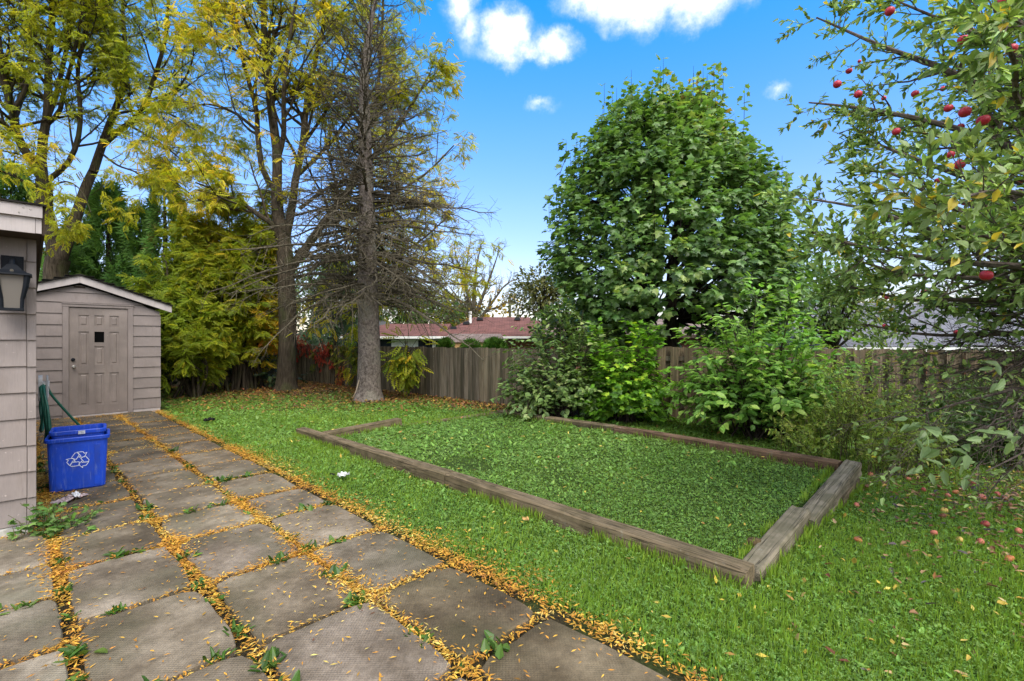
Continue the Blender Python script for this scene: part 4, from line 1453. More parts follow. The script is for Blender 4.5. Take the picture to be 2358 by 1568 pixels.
def cedar(name, label, px, Y, top, w, n, cols=CED, wts=(3, 4, 3, .8, .15), group=None, size=.34, bottom=.2, cat="tree"):
    X = (px - 1179) / FPX * Y
    root = tree_root(name, label, cat, (X, Y))
    if group:
        root["group"] = group
    gz = float(hgt(X, Y))
    mt, ml = MB(), MB()
    mt.tubes([(X, Y, gz - .05), (X + .05, Y, gz + top * .5), (X, Y, gz + top * .96)], [w * .10 + .03, w * .07 + .02, .015], 8)
    mt.build("trunk", BARK_DARK, root)
    u = rng.uniform(0, 1, n) ** .8
    z = bottom + (top - bottom) * u
    prof = w * ((1 - u) ** .75 + .10 * np.sin(u * 17 + X)) * (.55 + .45 * np.minimum(1, u / .12 + .3)) + .05
    a = rng.uniform(0, 2 * PI, n)
    z = z + rng.normal(0, .12, n)
    rr = prof * np.sqrt(rng.uniform(.12, 1, n)) * (1 + .42 * sn(np.stack([np.cos(a) * 1.8, np.sin(a) * 1.8, z * 1.3 + X * 3], -1), 1.6))
    pos = np.stack([X + np.cos(a) * rr, Y + np.sin(a) * rr, gz + z], -1)
    d = np.stack([np.cos(a), np.sin(a), rng.uniform(-.5, .5, n)], -1) + runit(n) * .45
    nn = np.stack([-np.sin(a), np.cos(a), rng.uniform(-.5, .9, n)], -1) + runit(n) * .6
    ml.leaves(FAN_V, FAN_F, pos, d, nn, size * rng.uniform(.6, 1.3, n), palette(n, cols, wts, .2, pos, 1.3))
    K_ = max(12, n // 60)
    i = rng.choice(n, K_, replace=False)
    c0 = np.stack([np.full(K_, X), np.full(K_, Y), pos[i, 2] - .12 * rr[i]], -1)
    mt2 = MB(); mt2.tubes(np.stack([c0, (c0 + pos[i]) / 2 + [0, 0, -.03], pos[i]], 1), np.repeat([[.022, .014, .006]], K_, 0), 4)
    mt2.build("branches", BARK_DARK, root)
    ml.build("crown", LEAF_DARK, root)
    return root


grp = "dark cedars rising behind the shed"
cedar("cedar_tree", "dark cedar right behind the left half of the shed roof", 178, 17.0, 5.6, 1.35, 1900, group=grp)
cedar("cedar_tree", "dark cedar standing behind the shed ridge", 248, 17.3, 7.0, 1.45, 2300, group=grp)
cedar("cedar_tree", "dark cedar with a bare gap of sky beside it, above the shed's right eave", 320, 17.6, 6.3, 1.30, 2000, group=grp)
cedar("cedar_tree", "thin-topped brownish cedar, the highest of the dark row", 378, 17.4, 7.9, 1.05, 1300, wts=(3, 3, 2, 2.4, .6), group=grp)
cedar("cedar_tree", "dark cedar mostly covered by the yellow saplings", 450, 17.2, 5.4, 1.5, 2000, group=grp)
cedar("cedar_tree", "dark cedar at the far end of the row behind the orange-tinged sapling", 585, 17.4, 5.3, 1.5, 1800, group=grp)
cedar("spruce_tree", "brownish dark evergreen above the house eave at the left edge", 25, 19.0, 8.3, 2.0, 2200, wts=(3, 2.5, 1.4, 3, .9), size=.4)
cedar("spruce_tree", "bluish green conifer far behind, left of the bare spruce", 770, 24.0, 6.0, 1.7, 1500, cols=[(.04, .075, .035), (.065, .115, .06), (.10, .16, .085)], wts=(2, 3, 2), size=.42)

ball = "rounded cedars behind the fence top"
for lb, px, Y, tp, w in (("smallest of the round green cedars topping the fence, left one", 1026, 13.0, 1.47, .15),
                         ("round green cedar topping the fence between its two neighbours", 1083, 12.6, 1.45, .25),
                         ("largest round green cedar topping the fence next to the left bush", 1139, 12.2, 1.50, .30)):
    X = (px - 1179) / FPX * Y
    root = tree_root("round_cedar", lb, "shrub", (X, Y)); root["group"] = ball
    gz = float(hgt(X, Y)); tp -= gz; n = 1500
    d = runit(n); d[:, 2] = d[:, 2] * .9
    pos = np.array([X, Y, gz + tp - w * 1.15]) + d * np.array([w, w, w * 1.15]) * (rng.uniform(.75, 1, (n, 1)) + .06 * sn(d, 3)[:, None])
    lo = rng.uniform(0, 1, n) < .35
    pos[lo, 2] -= rng.uniform(0, max(.1, tp - w * 1.6), lo.sum())
    ml = MB(); ml.leaves(FAN_V, FAN_F, pos, d + np.array([0, 0, .6]), runit(n), .13 * rng.uniform(.6, 1.3, n),
                         palette(n, [(0.035, 0.095, 0.012), (0.060, 0.150, 0.018), (0.10, 0.20, 0.026)], (2, 3, 2), .2))
    ml.build("foliage", LEAF_DARK, root)
    mt = MB(); mt.tubes([(X, Y, gz - .05), (X, Y, gz + tp * .7)], [.04, .02], 6); mt.build("stem", BARK_DARK, root)

# ------------------------------------------------------------------ dying spruce
SP = G(848, 922)
SX, SY = float(SP[0]), float(SP[1])
spr = thing("spruce_tree", "tall dying spruce with a thick grey trunk and bare drooping branches", "tree", (SX, SY, 0))
mtr = MB()
axis_px = [(848, 925), (850, 800), (847, 620), (843, 400), (838, 200), (850, 80), (866, -10), (868, -50)]
ax = np.array([P(x, y, SY) for x, y in axis_px]); ax[0, 2] = -.06
tc_, tr_ = trunk_tube(mtr, ax, [.285, .262, .225, .17, .115, .07, .03, .012], 24, 90, .42, .035)
mtr.build("trunk", BARK_SPRUCE, spr, smooth=True)
# pale torn scar on the root flare
mb = MB()
sc_ = []
for k, (px, py) in enumerate([(836, 893), (828, 908), (820, 922), (815, 932), (811, 941)]):
    t = (px, 774 + (py - 774) * 1.0)
for k, t in enumerate(np.linspace(0, 1, 9)):
    z = .52 - .44 * t
    ang = math.radians(-118 - 34 * t)
    r = np.interp(z, [0, .1, .25, .6], [.42, .345, .300, .285]) + .004
    c_ = np.array([SX, SY, 0.0])
    wv = .030 * math.sin(PI * (.12 + .8 * t)) / r
    for s in (-1, 0, 1):
        sc_.append([c_[0] + math.cos(ang + s * wv) * (r + (.010 if s == 0 else 0)), c_[1] + math.sin(ang + s * wv) * (r + (.010 if s == 0 else 0)), z])
f = []
for k in range(8):
    f += [[3 * k, 3 * k + 1, 3 * k + 4, 3 * k + 3], [3 * k + 1, 3 * k + 2, 3 * k + 5, 3 * k + 4]]
mb.add(sc_, f)
mb.build("bark_scar", m_plain("bare_pale_wood", (.42, .33, .24), .8, .2, 0, .3, 60), spr)
nb = 300
zb = 2.35 + 8.2 * (np.arange(nb) / nb) ** 1.0 + rng.normal(0, .05, nb)
az = np.arange(nb) * 2.39996 + rng.normal(0, .35, nb)
Lb = np.interp(zb, [2.2, 2.9, 4.2, 5.5, 7.0, 8.5, 10.6], [2.5, 3.0, 2.7, 2.15, 1.50, 1.0, .2]) * rng.uniform(.5, 1.22, nb)
s0 = np.interp(zb, [2.2, 4.0, 6.0, 8.0, 10.5], [.02, .02, .16, .50, .9]) + rng.normal(0, .13, nb)
dr = np.interp(zb, [2.2, 4.0, 6.0, 10.5], [-.26, -.30, -.12, .10]) + rng.normal(0, .10, nb)
K = 9
BP = np.zeros((nb, K, 3)); tt = np.linspace(0, 1, K)
cx = np.interp(zb, tc_[:, 2], tc_[:, 0]); cy = np.interp(zb, tc_[:, 2], tc_[:, 1])
hz = rng.normal(0, .25, nb)
for k in range(K):
    u = tt[k]
    a2 = az + hz * u * u
    rr = Lb * u
    BP[:, k, 0] = cx + np.cos(a2) * rr; BP[:, k, 1] = cy + np.sin(a2) * rr
    BP[:, k, 2] = zb + Lb * (s0 * u + dr * u * u + .12 * np.maximum(0, u - .75))
BP[:, 1:] += rng.normal(0, .018, (nb, K - 1, 3))
br0 = np.interp(zb, [2.2, 5, 10], [.034, .031, .017]) * np.sqrt(Lb / 1.8)
BR = br0[:, None] * np.linspace(1, .18, K)[None]
mb = MB(); mb.tubes(BP, BR, 5)
for i in range(nb):
    pass
P2, R2 = spawn(BP, BR, np.clip(Lb * 11, 4, 30).astype(int), .18, 1.0, (32, 75), lambda pl, t: pl * .26 * (1.15 - .7 * t) + .06, .45, .0060, .20, (0, 0, -.04), 4, flat=.55)
mb.tubes(P2, R2, 3)
P3, R3 = spawn(P2, R2, 1, .15, 1.0, (30, 80), lambda pl, t: pl * .42 + .03, .7, .0042, .2, (0, 0, -.06), 3, flat=.3)
mb.tubes(P3, R3, 3)
mb.build("branches", TWIG_DEAD, spr)

# ------------------------------------------------------------------ green maple behind the fence
MX, MY = 3.62, 10.9
map_ = tree_root("maple_tree", "dense green maple with a broad domed crown on dark twin trunks", "tree", (MX, MY))
mtr = MB(); gzm = float(hgt(MX, MY))
trunk_tube(mtr, [np.array([3.13, MY, gzm - .1]), P(1488, 770, MY), P(1478, 690, MY), P(1480, 600, MY + .1), np.array([3.2, MY, 5.0]), np.array([3.25, MY, 7.0])], [.17, .145, .135, .115, .07, .02], 12, 30, .2)
trunk_tube(mtr, [np.array([3.75, MY + .1, gzm - .1]), P(1543, 790, MY), P(1546, 700, MY), P(1550, 600, MY + .1), np.array([3.85, MY, 4.8]), np.array([3.8, MY, 6.6])], [.17, .15, .135, .115, .07, .02], 12, 30, .2)
mtr.build("trunk", BARK_DARK, map_, smooth=True)
ENV_Z = [1.2, 1.6, 2.3, 3.1, 3.8, 4.8, 5.6, 6.3, 6.8, 7.2]
ENV_R = [1.40, 2.20, 2.72, 2.80, 2.70, 2.44, 1.98, 1.42, .95, .45]
ns = 1750
z = rng.uniform(1.2, 7.05, ns * 3)
keep = rng.uniform(0, 3.0, ns * 3) < np.interp(z, ENV_Z, ENV_R) + .35
z = z[keep][:ns]; ns = len(z)
a = rng.uniform(0, 2 * PI, ns)
# more shoots on the half that faces the yard
flip = (np.sin(a) > 0) & (rng.uniform(0, 1, ns) < .45); a[flip] = -a[flip]
R_env = np.interp(z, ENV_Z, ENV_R)
lump = 1 + .20 * sn(np.stack([np.cos(a) * 2, np.sin(a) * 2, z * .9], -1), 1.3) + .07 * sn(np.stack([np.cos(a) * 6, np.sin(a) * 6, z * 2.4], -1), 1.3)
rad = R_env * lump * np.where(rng.uniform(0, 1, ns) < .72, rng.uniform(.86, 1.0, ns), rng.uniform(.45, .86, ns))
cxm = MX - np.interp(z, [1, 4, 7.5], [-.05, 0, .30])
tip = np.stack([cxm + np.cos(a) * rad, MY + np.sin(a) * rad * .92, z], -1)
# notch below: trunks show against the light
hole = (np.abs(tip[:, 0] - 3.35) < .50) & (tip[:, 2] < 2.15) & (tip[:, 1] < MY + .3)
tip = tip[~hole]; a = a[~hole]; rad = rad[~hole]; z = z[~hole]; ns = len(tip)
# leader shoots standing up from the top
nl = 110
la = rng.uniform(0, 2 * PI, nl); lz = np.where(rng.uniform(0, 1, nl) < .55, rng.uniform(5.4, 6.9, nl), rng.uniform(3.2, 5.6, nl)); lr = np.interp(lz, ENV_Z, ENV_R) * rng.uniform(.70, 1.08, nl)
ltip = np.stack([MX - .22 + np.cos(la) * lr, MY + np.sin(la) * lr * .9, lz + rng.uniform(.30, .90, nl)], -1)
tipd = nrm(np.stack([np.cos(a), np.sin(a), .18 + .5 * np.clip((z - 3.5) / 4, -.5, 1)], -1))
org = np.stack([np.where(tip[:, 0] < 3.5, 3.2, 3.8), np.full(ns, MY), np.maximum(1.9, z - rad * .55)], -1)
mt = MB()
nbm = 260
sel = rng.choice(ns, nbm, replace=False)
mid = org[sel] * .5 + tip[sel] * .5 + np.array([0, 0, .12])
mt.tubes(np.stack([org[sel], mid, tip[sel]], 1), np.repeat([[.035, .020, .006]], nbm, 0), 5)
SH = np.stack([tip - tipd * .55, tip - tipd * .25 + rng.normal(0, .03, tip.shape), tip + tipd * .05], 1)
LS = np.stack([ltip - np.array([0, 0, .9]) + rng.normal(0, .06, ltip.shape), ltip - np.array([0, 0, .4]), ltip], 1)
mt.tubes(np.concatenate([SH, LS]), np.repeat([[.008, .006, .003]], ns + nl, 0), 3)
mt.build("branches", BARK_DARK, map_)
SHa = np.concatenate([SH, LS])
Ra = np.full((len(SHa), 3), .005)
cnt = np.concatenate([np.full(ns, 14), np.full(nl, 15)])
pick = np.repeat(np.arange(len(SHa)), cnt); N = len(pick)
t = rng.uniform(.05, 1, N)
p, T, _ = sample_on(SHa, Ra, pick, t)
ou = nrm(p - np.array([MX, MY, 3.2])); ou[:, 2] *= .35
d = nrm(ou * .7 + runit(N) * .75 + np.array([0, 0, -.42]))
p = p + d * rng.uniform(.03, .12, (N, 1))
nn = nrm(np.array([0, -.1, .95]) + ou * .55 + runit(N) * .42)
Mc = [(0.083, 0.155, 0.053), (0.132, 0.241, 0.063), (0.193, 0.328, 0.083), (0.285, 0.373, 0.102), (0.395, 0.287, 0.078)]
bias = np.clip((p[:, 2] - 4.9) * .12, 0, .34)
colm = palette(N, Mc, (2.6, 4, 3.4, 1.6, .5), .17, p, 1.1, bias)
sz = .138 * rng.uniform(.5, 1.3, N)
dist = np.linalg.norm(p - np.array([0, 0, CAM_H]), axis=1) - .9 * sz
own = np.argsort(dist)[:300]
rest = np.setdiff1d(np.arange(N), own)
ml = MB(); ml.leaves(SMALLMAPLE[0], SMALLMAPLE[1], p[rest], d[rest], nn[rest], sz[rest], colm[rest])
o = ml.build("crown", LEAF_MAPLE, map_); o["kind"] = "stuff"
lm = []
for k in range(8):
    mb = MB(); mb.add(MAPLE_V, MAPLE_F, np.array(Mc[(k % 4)]) * rng.uniform(.9, 1.15)); lm.append(mb.mesh("leaf", LEAF_MAPLE))
leaf_parts("leaf", lm, map_, p[own], d[own], nn[own], sz[own], rng.integers(0, 8, 300))


# ------------------------------------------------------------------ bushes in front of the fence
def bush(name, label, X, Y, rx, ry, h, stems, kids, leaves, size, cols, wts, tmpl, tilt=(0, 0), group=None, lowskirt=.5, n_parts=300, mat=None, bias=None):
    mat = mat or LEAF_BUSH
    gz = float(hgt(X, Y))
    root = thing(name, label, "shrub", (X, Y, gz))
    if group:
        root["group"] = group
    b0 = np.stack([X + rng.normal(0, rx * .16, stems), Y + rng.normal(0, ry * .14, stems), np.full(stems, gz - .03)], -1)
    a = rng.uniform(0, 2 * PI, stems); e = np.where(rng.uniform(0, 1, stems) < lowskirt, rng.uniform(.06, .45, stems), rng.uniform(.45, 1.0, stems))
    hor = np.sqrt(np.clip(1 - (e * .92) ** 2, 0, 1)) * rng.uniform(.75, 1.05, stems)
    tip = np.stack([X + np.cos(a) * rx * hor + tilt[0] * e, Y + np.sin(a) * ry * hor + tilt[1] * e, gz + h * e * rng.uniform(.85, 1.05, stems)], -1)
    mid = b0 * .5 + tip * .5; mid[:, 2] += h * .16 * (1.2 - e)
    q1 = b0 * .75 + mid * .25; q1[:, 2] += .04
    SP_ = np.stack([smooth([b0[i], mid[i], tip[i]], 9) for i in range(stems)]); SR = np.repeat([np.linspace(.014, .004, 9)], stems, 0)
    mt = MB(); mt.tubes(SP_, SR, 5)
    P1, R1 = spawn(SP_, SR, kids, .22, 1.0, (25, 75), lambda pl, t: .30 * h * (1.1 - .45 * t) + .08, .6, .003, .14, (0, 0, .02), 5, flat=.3)
    mt.tubes(P1, R1, 3)
    mt.build("stems", BARK_DARK, root)
    allP = np.concatenate([P1, resample_many(SP_, 5)]); allR = np.concatenate([R1, np.full((stems, 5), .004)])
    cnt = np.concatenate([np.full(len(P1), leaves), np.full(stems, leaves + 3)])
    pick = np.repeat(np.arange(len(allP)), cnt); N = len(pick)
    t = rng.uniform(.18, 1.0, N)
    p, T, _ = sample_on(allP, allR, pick, t)
    sd = np.cross(T, np.array([0, 0, 1.0])) * np.where(rng.uniform(0, 1, N) < .5, -1, 1)[:, None]
    d = nrm(T * .55 + sd * .8 + runit(N) * .3 + np.array([0, 0, -.28]))
    p = p + d * size * .12
    p[:, 2] = np.maximum(p[:, 2], gz + .02)
    ou = nrm(p - np.array([X, Y, gz + h * .35]))
    nn = nrm(np.array([0, -.12, .9]) + ou * .5 + runit(N) * .36)
    c = palette(N, cols, wts, .16, p, 1.6, bias(p) if bias else None)
    sz = size * rng.uniform(.6, 1.2, N)
    dist = np.linalg.norm(p - np.array([0, 0, CAM_H]), axis=1)
    own = np.argsort(dist)[:n_parts]; rest = np.setdiff1d(np.arange(N), own)
    lt = (OVAL6_V, OVAL6_F) if tmpl[0] is OVAL_V else tmpl
    ml = MB(); ml.leaves(lt[0], lt[1], p[rest], d[rest], nn[rest], sz[rest], c[rest])
    o = ml.build("foliage", mat, root); o["kind"] = "stuff"
    ms = []
    for k in range(6):
        mb = MB(); mb.add(tmpl[0], tmpl[1], np.array(cols[k % len(cols)]) * rng.uniform(.9, 1.15)); ms.append(mb.mesh("leaf", mat))
    leaf_parts("leaf", ms, root, p[own], d[own], nn[own], sz[own], rng.integers(0, 6, len(own)))
    return root


def resample_many(A, K):
    n = A.shape[1]; i = np.linspace(0, n - 1, K); lo = np.minimum(i.astype(int), n - 2); u = (i - lo)[None, :, None]
    return A[:, lo] * (1 - u) + A[:, lo + 1] * u


bush("bush", "grey-green layered bush in front of the brown fence, left of the bright green one", .90, 8.75, 1.0, .75, 2.12, 44, 11, 10, .110,
     [(0.086, 0.151, 0.039), (0.147, 0.237, 0.061), (0.228, 0.323, 0.098), (0.323, 0.389, 0.140)], (2.4, 3.5, 2.6, 1.2), (OVAL_V, OVAL_F), lowskirt=.55)
bush("bush", "bright yellow-green bush between the two other bushes along the fence", 2.0, 8.4, .76, .64, 1.78, 44, 11, 10, .098,
     [(0.076, 0.184, 0.017), (0.147, 0.333, 0.025), (0.259, 0.486, 0.034), (0.409, 0.582, 0.043)], (2.4, 3.5, 2.6, 1.3), SMALLMAPLE, lowskirt=.5)
bush("bush", "light green broad-leaved bush right of the gap in the grey fence", 3.66, 7.05, 1.30, .85, 2.15, 54, 10, 10, .125,
     [(0.109, 0.233, 0.041), (0.206, 0.400, 0.067), (0.324, 0.530, 0.103), (0.440, 0.620, 0.130)], (2.0, 3.5, 3, 1.6), (OVAL_V, OVAL_F), lowskirt=.55)
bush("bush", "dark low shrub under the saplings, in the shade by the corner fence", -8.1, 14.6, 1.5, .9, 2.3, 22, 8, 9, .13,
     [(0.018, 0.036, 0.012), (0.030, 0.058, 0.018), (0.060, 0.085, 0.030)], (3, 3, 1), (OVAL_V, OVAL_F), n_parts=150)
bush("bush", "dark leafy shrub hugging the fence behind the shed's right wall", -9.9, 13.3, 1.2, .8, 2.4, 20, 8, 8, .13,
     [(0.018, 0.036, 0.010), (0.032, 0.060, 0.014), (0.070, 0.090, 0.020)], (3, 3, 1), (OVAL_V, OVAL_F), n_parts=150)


# ------------------------------------------------------------------ trees of the background
def crown_tree(name, label, X, Y, trunk_h, rt, centre, radii, n, size, cols, wts, tmpl, limbs=7, group=None, mat=None, shell=.6):
    gz = float(hgt(X, Y))
    root = thing(name, label, "tree", (X, Y, gz))
    if group:
        root["group"] = group
    C = np.array(centre, float)
    mt = MB(); mt.tubes([(X, Y, gz - .05), (X, Y, trunk_h * .6 + gz), tuple(C)], [rt, rt * .8, rt * .4], 8)
    d = runit(n); d[:, 2] = np.where(d[:, 2] < -.6, -d[:, 2] * .5, d[:, 2])
    lump = 1 + .16 * sn(d * 2.2 + X, 1.4) + .10 * sn(d * 5 + Y, 1.4)
    pos = C + d * np.array(radii) * (lump * np.where(rng.uniform(0, 1, n) < shell, rng.uniform(.82, 1.02, n), rng.uniform(.3, .85, n)))[:, None]
    k = rng.choice(n, limbs * 6, replace=False)
    o_ = C - np.array([0, 0, radii[2] * .7])
    mt.tubes(np.stack([np.repeat(o_[None], len(k), 0), (o_ + pos[k]) / 2 + [0, 0, .1], pos[k]], 1), np.repeat([[rt * .35, rt * .2, .01]], len(k), 0), 5)
    mt.build("trunk", BARK_DARK, root)
    ml = MB(); ml.leaves(tmpl[0], tmpl[1], pos, nrm(d + runit(n) * .8 + np.array([0, 0, -.4])), nrm(d * .5 + np.array([0, 0, .8]) + runit(n) * .6), size * rng.uniform(.6, 1.3, n), palette(n, cols, wts, .18, pos, .9))
    ml.build("crown", mat or LEAF_BUSH, root)
    return root


GRN = [(0.045, 0.093, 0.018), (0.083, 0.150, 0.027), (0.128, 0.203, 0.036), (0.195, 0.240, 0.045)]
OLV = [(0.060, 0.078, 0.022), (0.105, 0.120, 0.033), (0.165, 0.158, 0.045), (0.240, 0.165, 0.053)]
O6 = (OVAL6_V, OVAL6_F)
crown_tree("tree", "olive brown tree showing left of the maple above the bungalow roof", 1.55, 24.0, 3, .14, (1.6, 24, 3.6), (1.6, 1.5, 1.6), 2600, .20, OLV, (2, 3, 2.4, 1), O6)
crown_tree("tree", "small green tree low against the left foot of the maple", 2.3, 14.0, 2, .10, (1.9, 14.2, 1.75), (1.2, 1.0, .95), 1500, .17, GRN, (2, 3, 3, 1), O6)
crown_tree("tree", "soft green tree behind the bungalow, right of the spruce trunk", -8.2, 41.0, 3, .2, (-8.0, 41, 3.8), (3.6, 2.5, 2.4), 2600, .34, GRN, (3, 3, 2, 1), O6)
crown_tree("tree", "dull brownish tree between the green one and the bare yellow tree", -5.2, 46.0, 3, .2, (-5.0, 46, 3.6), (2.6, 2.2, 2.0), 1800, .36, OLV, (2, 3, 3, 1), O6)
crown_tree("tree", "green tree behind the dark roof between the left trunks", -9.0, 36.0, 3, .2, (-11.0, 36, 4.6), (4.6, 3, 3.2), 3000, .34, GRN, (3, 3, 2, 1), O6)
crown_tree("tree", "pale green tree squeezed between the maple and the apple branches", 9.7, 14.6, 2, .12, (9.2, 13.6, 2.3), (1.15, 1.2, 1.6), 2400, .16, GRN, (1, 3, 4, 2.4), O6)
crown_tree("tree", "far yellow-topped tree over the ridge of the slate grey roof", 26, 36, 3, .2, (26, 36, 3.2), (6.0, 3, 2.0), 2200, .35, [(.10, .13, .03), (.2, .17, .03), (.34, .24, .05)], (2, 2, 2), O6)
crown_tree("tree", "round green tree far beyond the dark corner of the fences", -15.0, 30.0, 3, .2, (-15, 30, 4.0), (4.0, 3, 3.4), 2600, .32, GRN, (3, 3, 2, .6), O6)

# bare tree with a few yellow leaves
BX, BY = (1090 - 1179) / FPX * 45, 45.0
bt = tree_root("bare_tree", "nearly bare tree with a few golden leaves above the russet roof", "tree", (BX, BY))
mt, ml = MB(), MB()
lims = []
for pts, r0 in (([(1090, 790), (1090, 740), (1080, 690), (1068, 640), (1050, 590), (1046, 560)], .34), ([(1090, 745), (1092, 690), (1094, 640), (1100, 600), (1108, 560)], .28),
                ([(1092, 740), (1105, 700), (1120, 660), (1135, 620), (1145, 590), (1150, 575)], .24), ([(1095, 745), (1120, 715), (1145, 680), (1165, 655), (1195, 640)], .2),
                ([(1086, 745), (1068, 710), (1050, 680), (1034, 660)], .2), ([(1084, 700), (1070, 650), (1075, 610), (1080, 575), (1085, 556)], .16), ([(1068, 640), (1055, 615), (1035, 600)], .1),
                ([(1120, 715), (1150, 705), (1180, 690)], .1)):
    lims.append(limb_px(mt, pts, 45, 45 + rng.uniform(-1.5, 1.5), r0, .03, 14, 6))
C_ = np.stack([c for c, r in lims]); R_ = np.stack([r for c, r in lims])
P1, R1 = spawn(C_, R_, 15, .15, 1, (20, 60), lambda pl, t: 1.9 * (1.1 - .6 * t), .4, .03, .12, (0, 0, .06), 6)
mt.tubes(P1, R1, 4)
P2, R2 = spawn(P1, R1, 6, .2, 1, (20, 60), lambda pl, t: .75 + 0 * t, .5, .014, .15, (0, 0, .03), 4)
mt.tubes(P2, R2, 3)
mt.build("branches", TWIG_DEAD, bt)
n = 1500
i = rng.choice(len(P1) * 6, n)
pp = P1.reshape(-1, 3)[i] + rng.normal(0, .55, (n, 3)); pp[:, 2] -= rng.uniform(0, .8, n)
pp = pp[pp[:, 2] < 7.2 - rng.uniform(0, 4.2, len(pp))]; n = len(pp)
ml.leaves(OVAL6_V, OVAL6_F, pp, runit(n), runit(n), .34 * rng.uniform(.7, 1.3, n), palette(n, [(.42, .27, .02), (.50, .34, .03), (.28, .24, .03)], (3, 3, 1)))
n = 1500
d = runit(n); pp = np.array([BX, BY - 1, 2.2]) + d * np.array([4.0, 1.8, 1.5]) * rng.uniform(.5, 1, (n, 1))
ml.leaves(OVAL6_V, OVAL6_F, pp, runit(n), runit(n), .36 * rng.uniform(.7, 1.3, n), palette(n, [(.42, .27, .02), (.50, .34, .03), (.20, .19, .03)], (3, 3, 2)))
ml.build("crown", LEAF_WALNUT, bt)

# far-off wood along the horizon
n = 9000
xx = rng.uniform(-120, 150, n); yy = 75 + rng.uniform(0, 25, n)
hh = 3.2 + 1.6 * sn(np.stack([xx * .12, yy * .05, xx * 0], -1)) + 1.2 * sn(np.stack([xx * .4, yy * .1, xx * 0 + 4], -1))
pp = np.stack([xx, yy, GZ + np.abs(hh) * rng.uniform(0, 1.0, n) ** .7], -1)
ml = MB(); ml.leaves(OVAL6_V, OVAL6_F, pp, runit(n), nrm(runit(n) + np.array([0, -.5, .8])), 1.3 * rng.uniform(.6, 1.3, n), palette(n, GRN + OLV, (2, 2, 2, 1, 1, 1, 1, 1), .15, pp, .12))
o = ml.build("distant_wood", LEAF_BUSH); o["kind"] = "stuff"

# ------------------------------------------------------------------ apple tree at the right
APPLES = ((2049, 26, 22), (1955, 163, 15), (1928, 194, 21), (1976, 217, 20), (2107, 216, 17), (2217, 91, 24), (2329, 113, 28), (2184, 249, 20), (2222, 258, 28), (2264, 277, 28), (2212, 292, 18),
                    (2216, 309, 18), (2064, 303, 19), (2123, 376, 15), (2188, 356, 20), (2210, 379, 25), (2017, 425, 14), (2088, 420, 13), (2159, 416, 14), (2035, 226, 12), (2063, 264, 13), (2220, 467, 14), (2239, 465, 14), (2274, 477, 14),
                    (2351, 414, 17), (2345, 443, 17), (2334, 455, 16), (2352, 458, 18), (2347, 474, 16), (2281, 354, 14), (2255, 349, 13), (2299, 381, 15), (2343, 136, 20), (2172, 204, 13), (2236, 72, 16), (2306, 4, 22), (1979, 141, 9),
                    (2271, 634, 28), (2042, 685, 11), (2128, 672, 15), (2028, 721, 12), (2038, 750, 12), (2203, 765, 14))


def apple_Y(dpx):
    return min(5.0, .062 * FPX / dpx)


AX, AY = 4.55, 3.25
apt = thing("apple_tree", "apple tree reaching in from the right edge with red apples and bare lower twigs", "tree", (AX, AY, 0))
mt, ml, mtr = MB(), MB(), MB()
trunk_tube(mtr, [np.array([AX, AY, -.05]), np.array([AX - .05, AY, .7]), np.array([AX - .02, AY + .02, 1.35]), np.array([AX - .10, AY, 2.1]), np.array([AX - .05, AY, 3.0])], [.15, .125, .115, .09, .05], 12, 30, .3)
AL = []; leafy = []


def apple_limb(pts, y0, y1, r0, r1, K=16, sides=6):
    """limb from the trunk out through its bends"""
    n = len(pts)
    q = [P(x, y, y0 + (y1 - y0) * i / (n - 1)) for i, (x, y) in enumerate(pts)]
    z0 = float(np.clip(q[0][2] - .25, .85, 2.8))
    c = smooth([np.array([AX - .04, AY, z0])] + q, K); R = np.linspace(r0 * 1.25, r1, K)
    mt.tubes(c, R, sides)
    return c, R


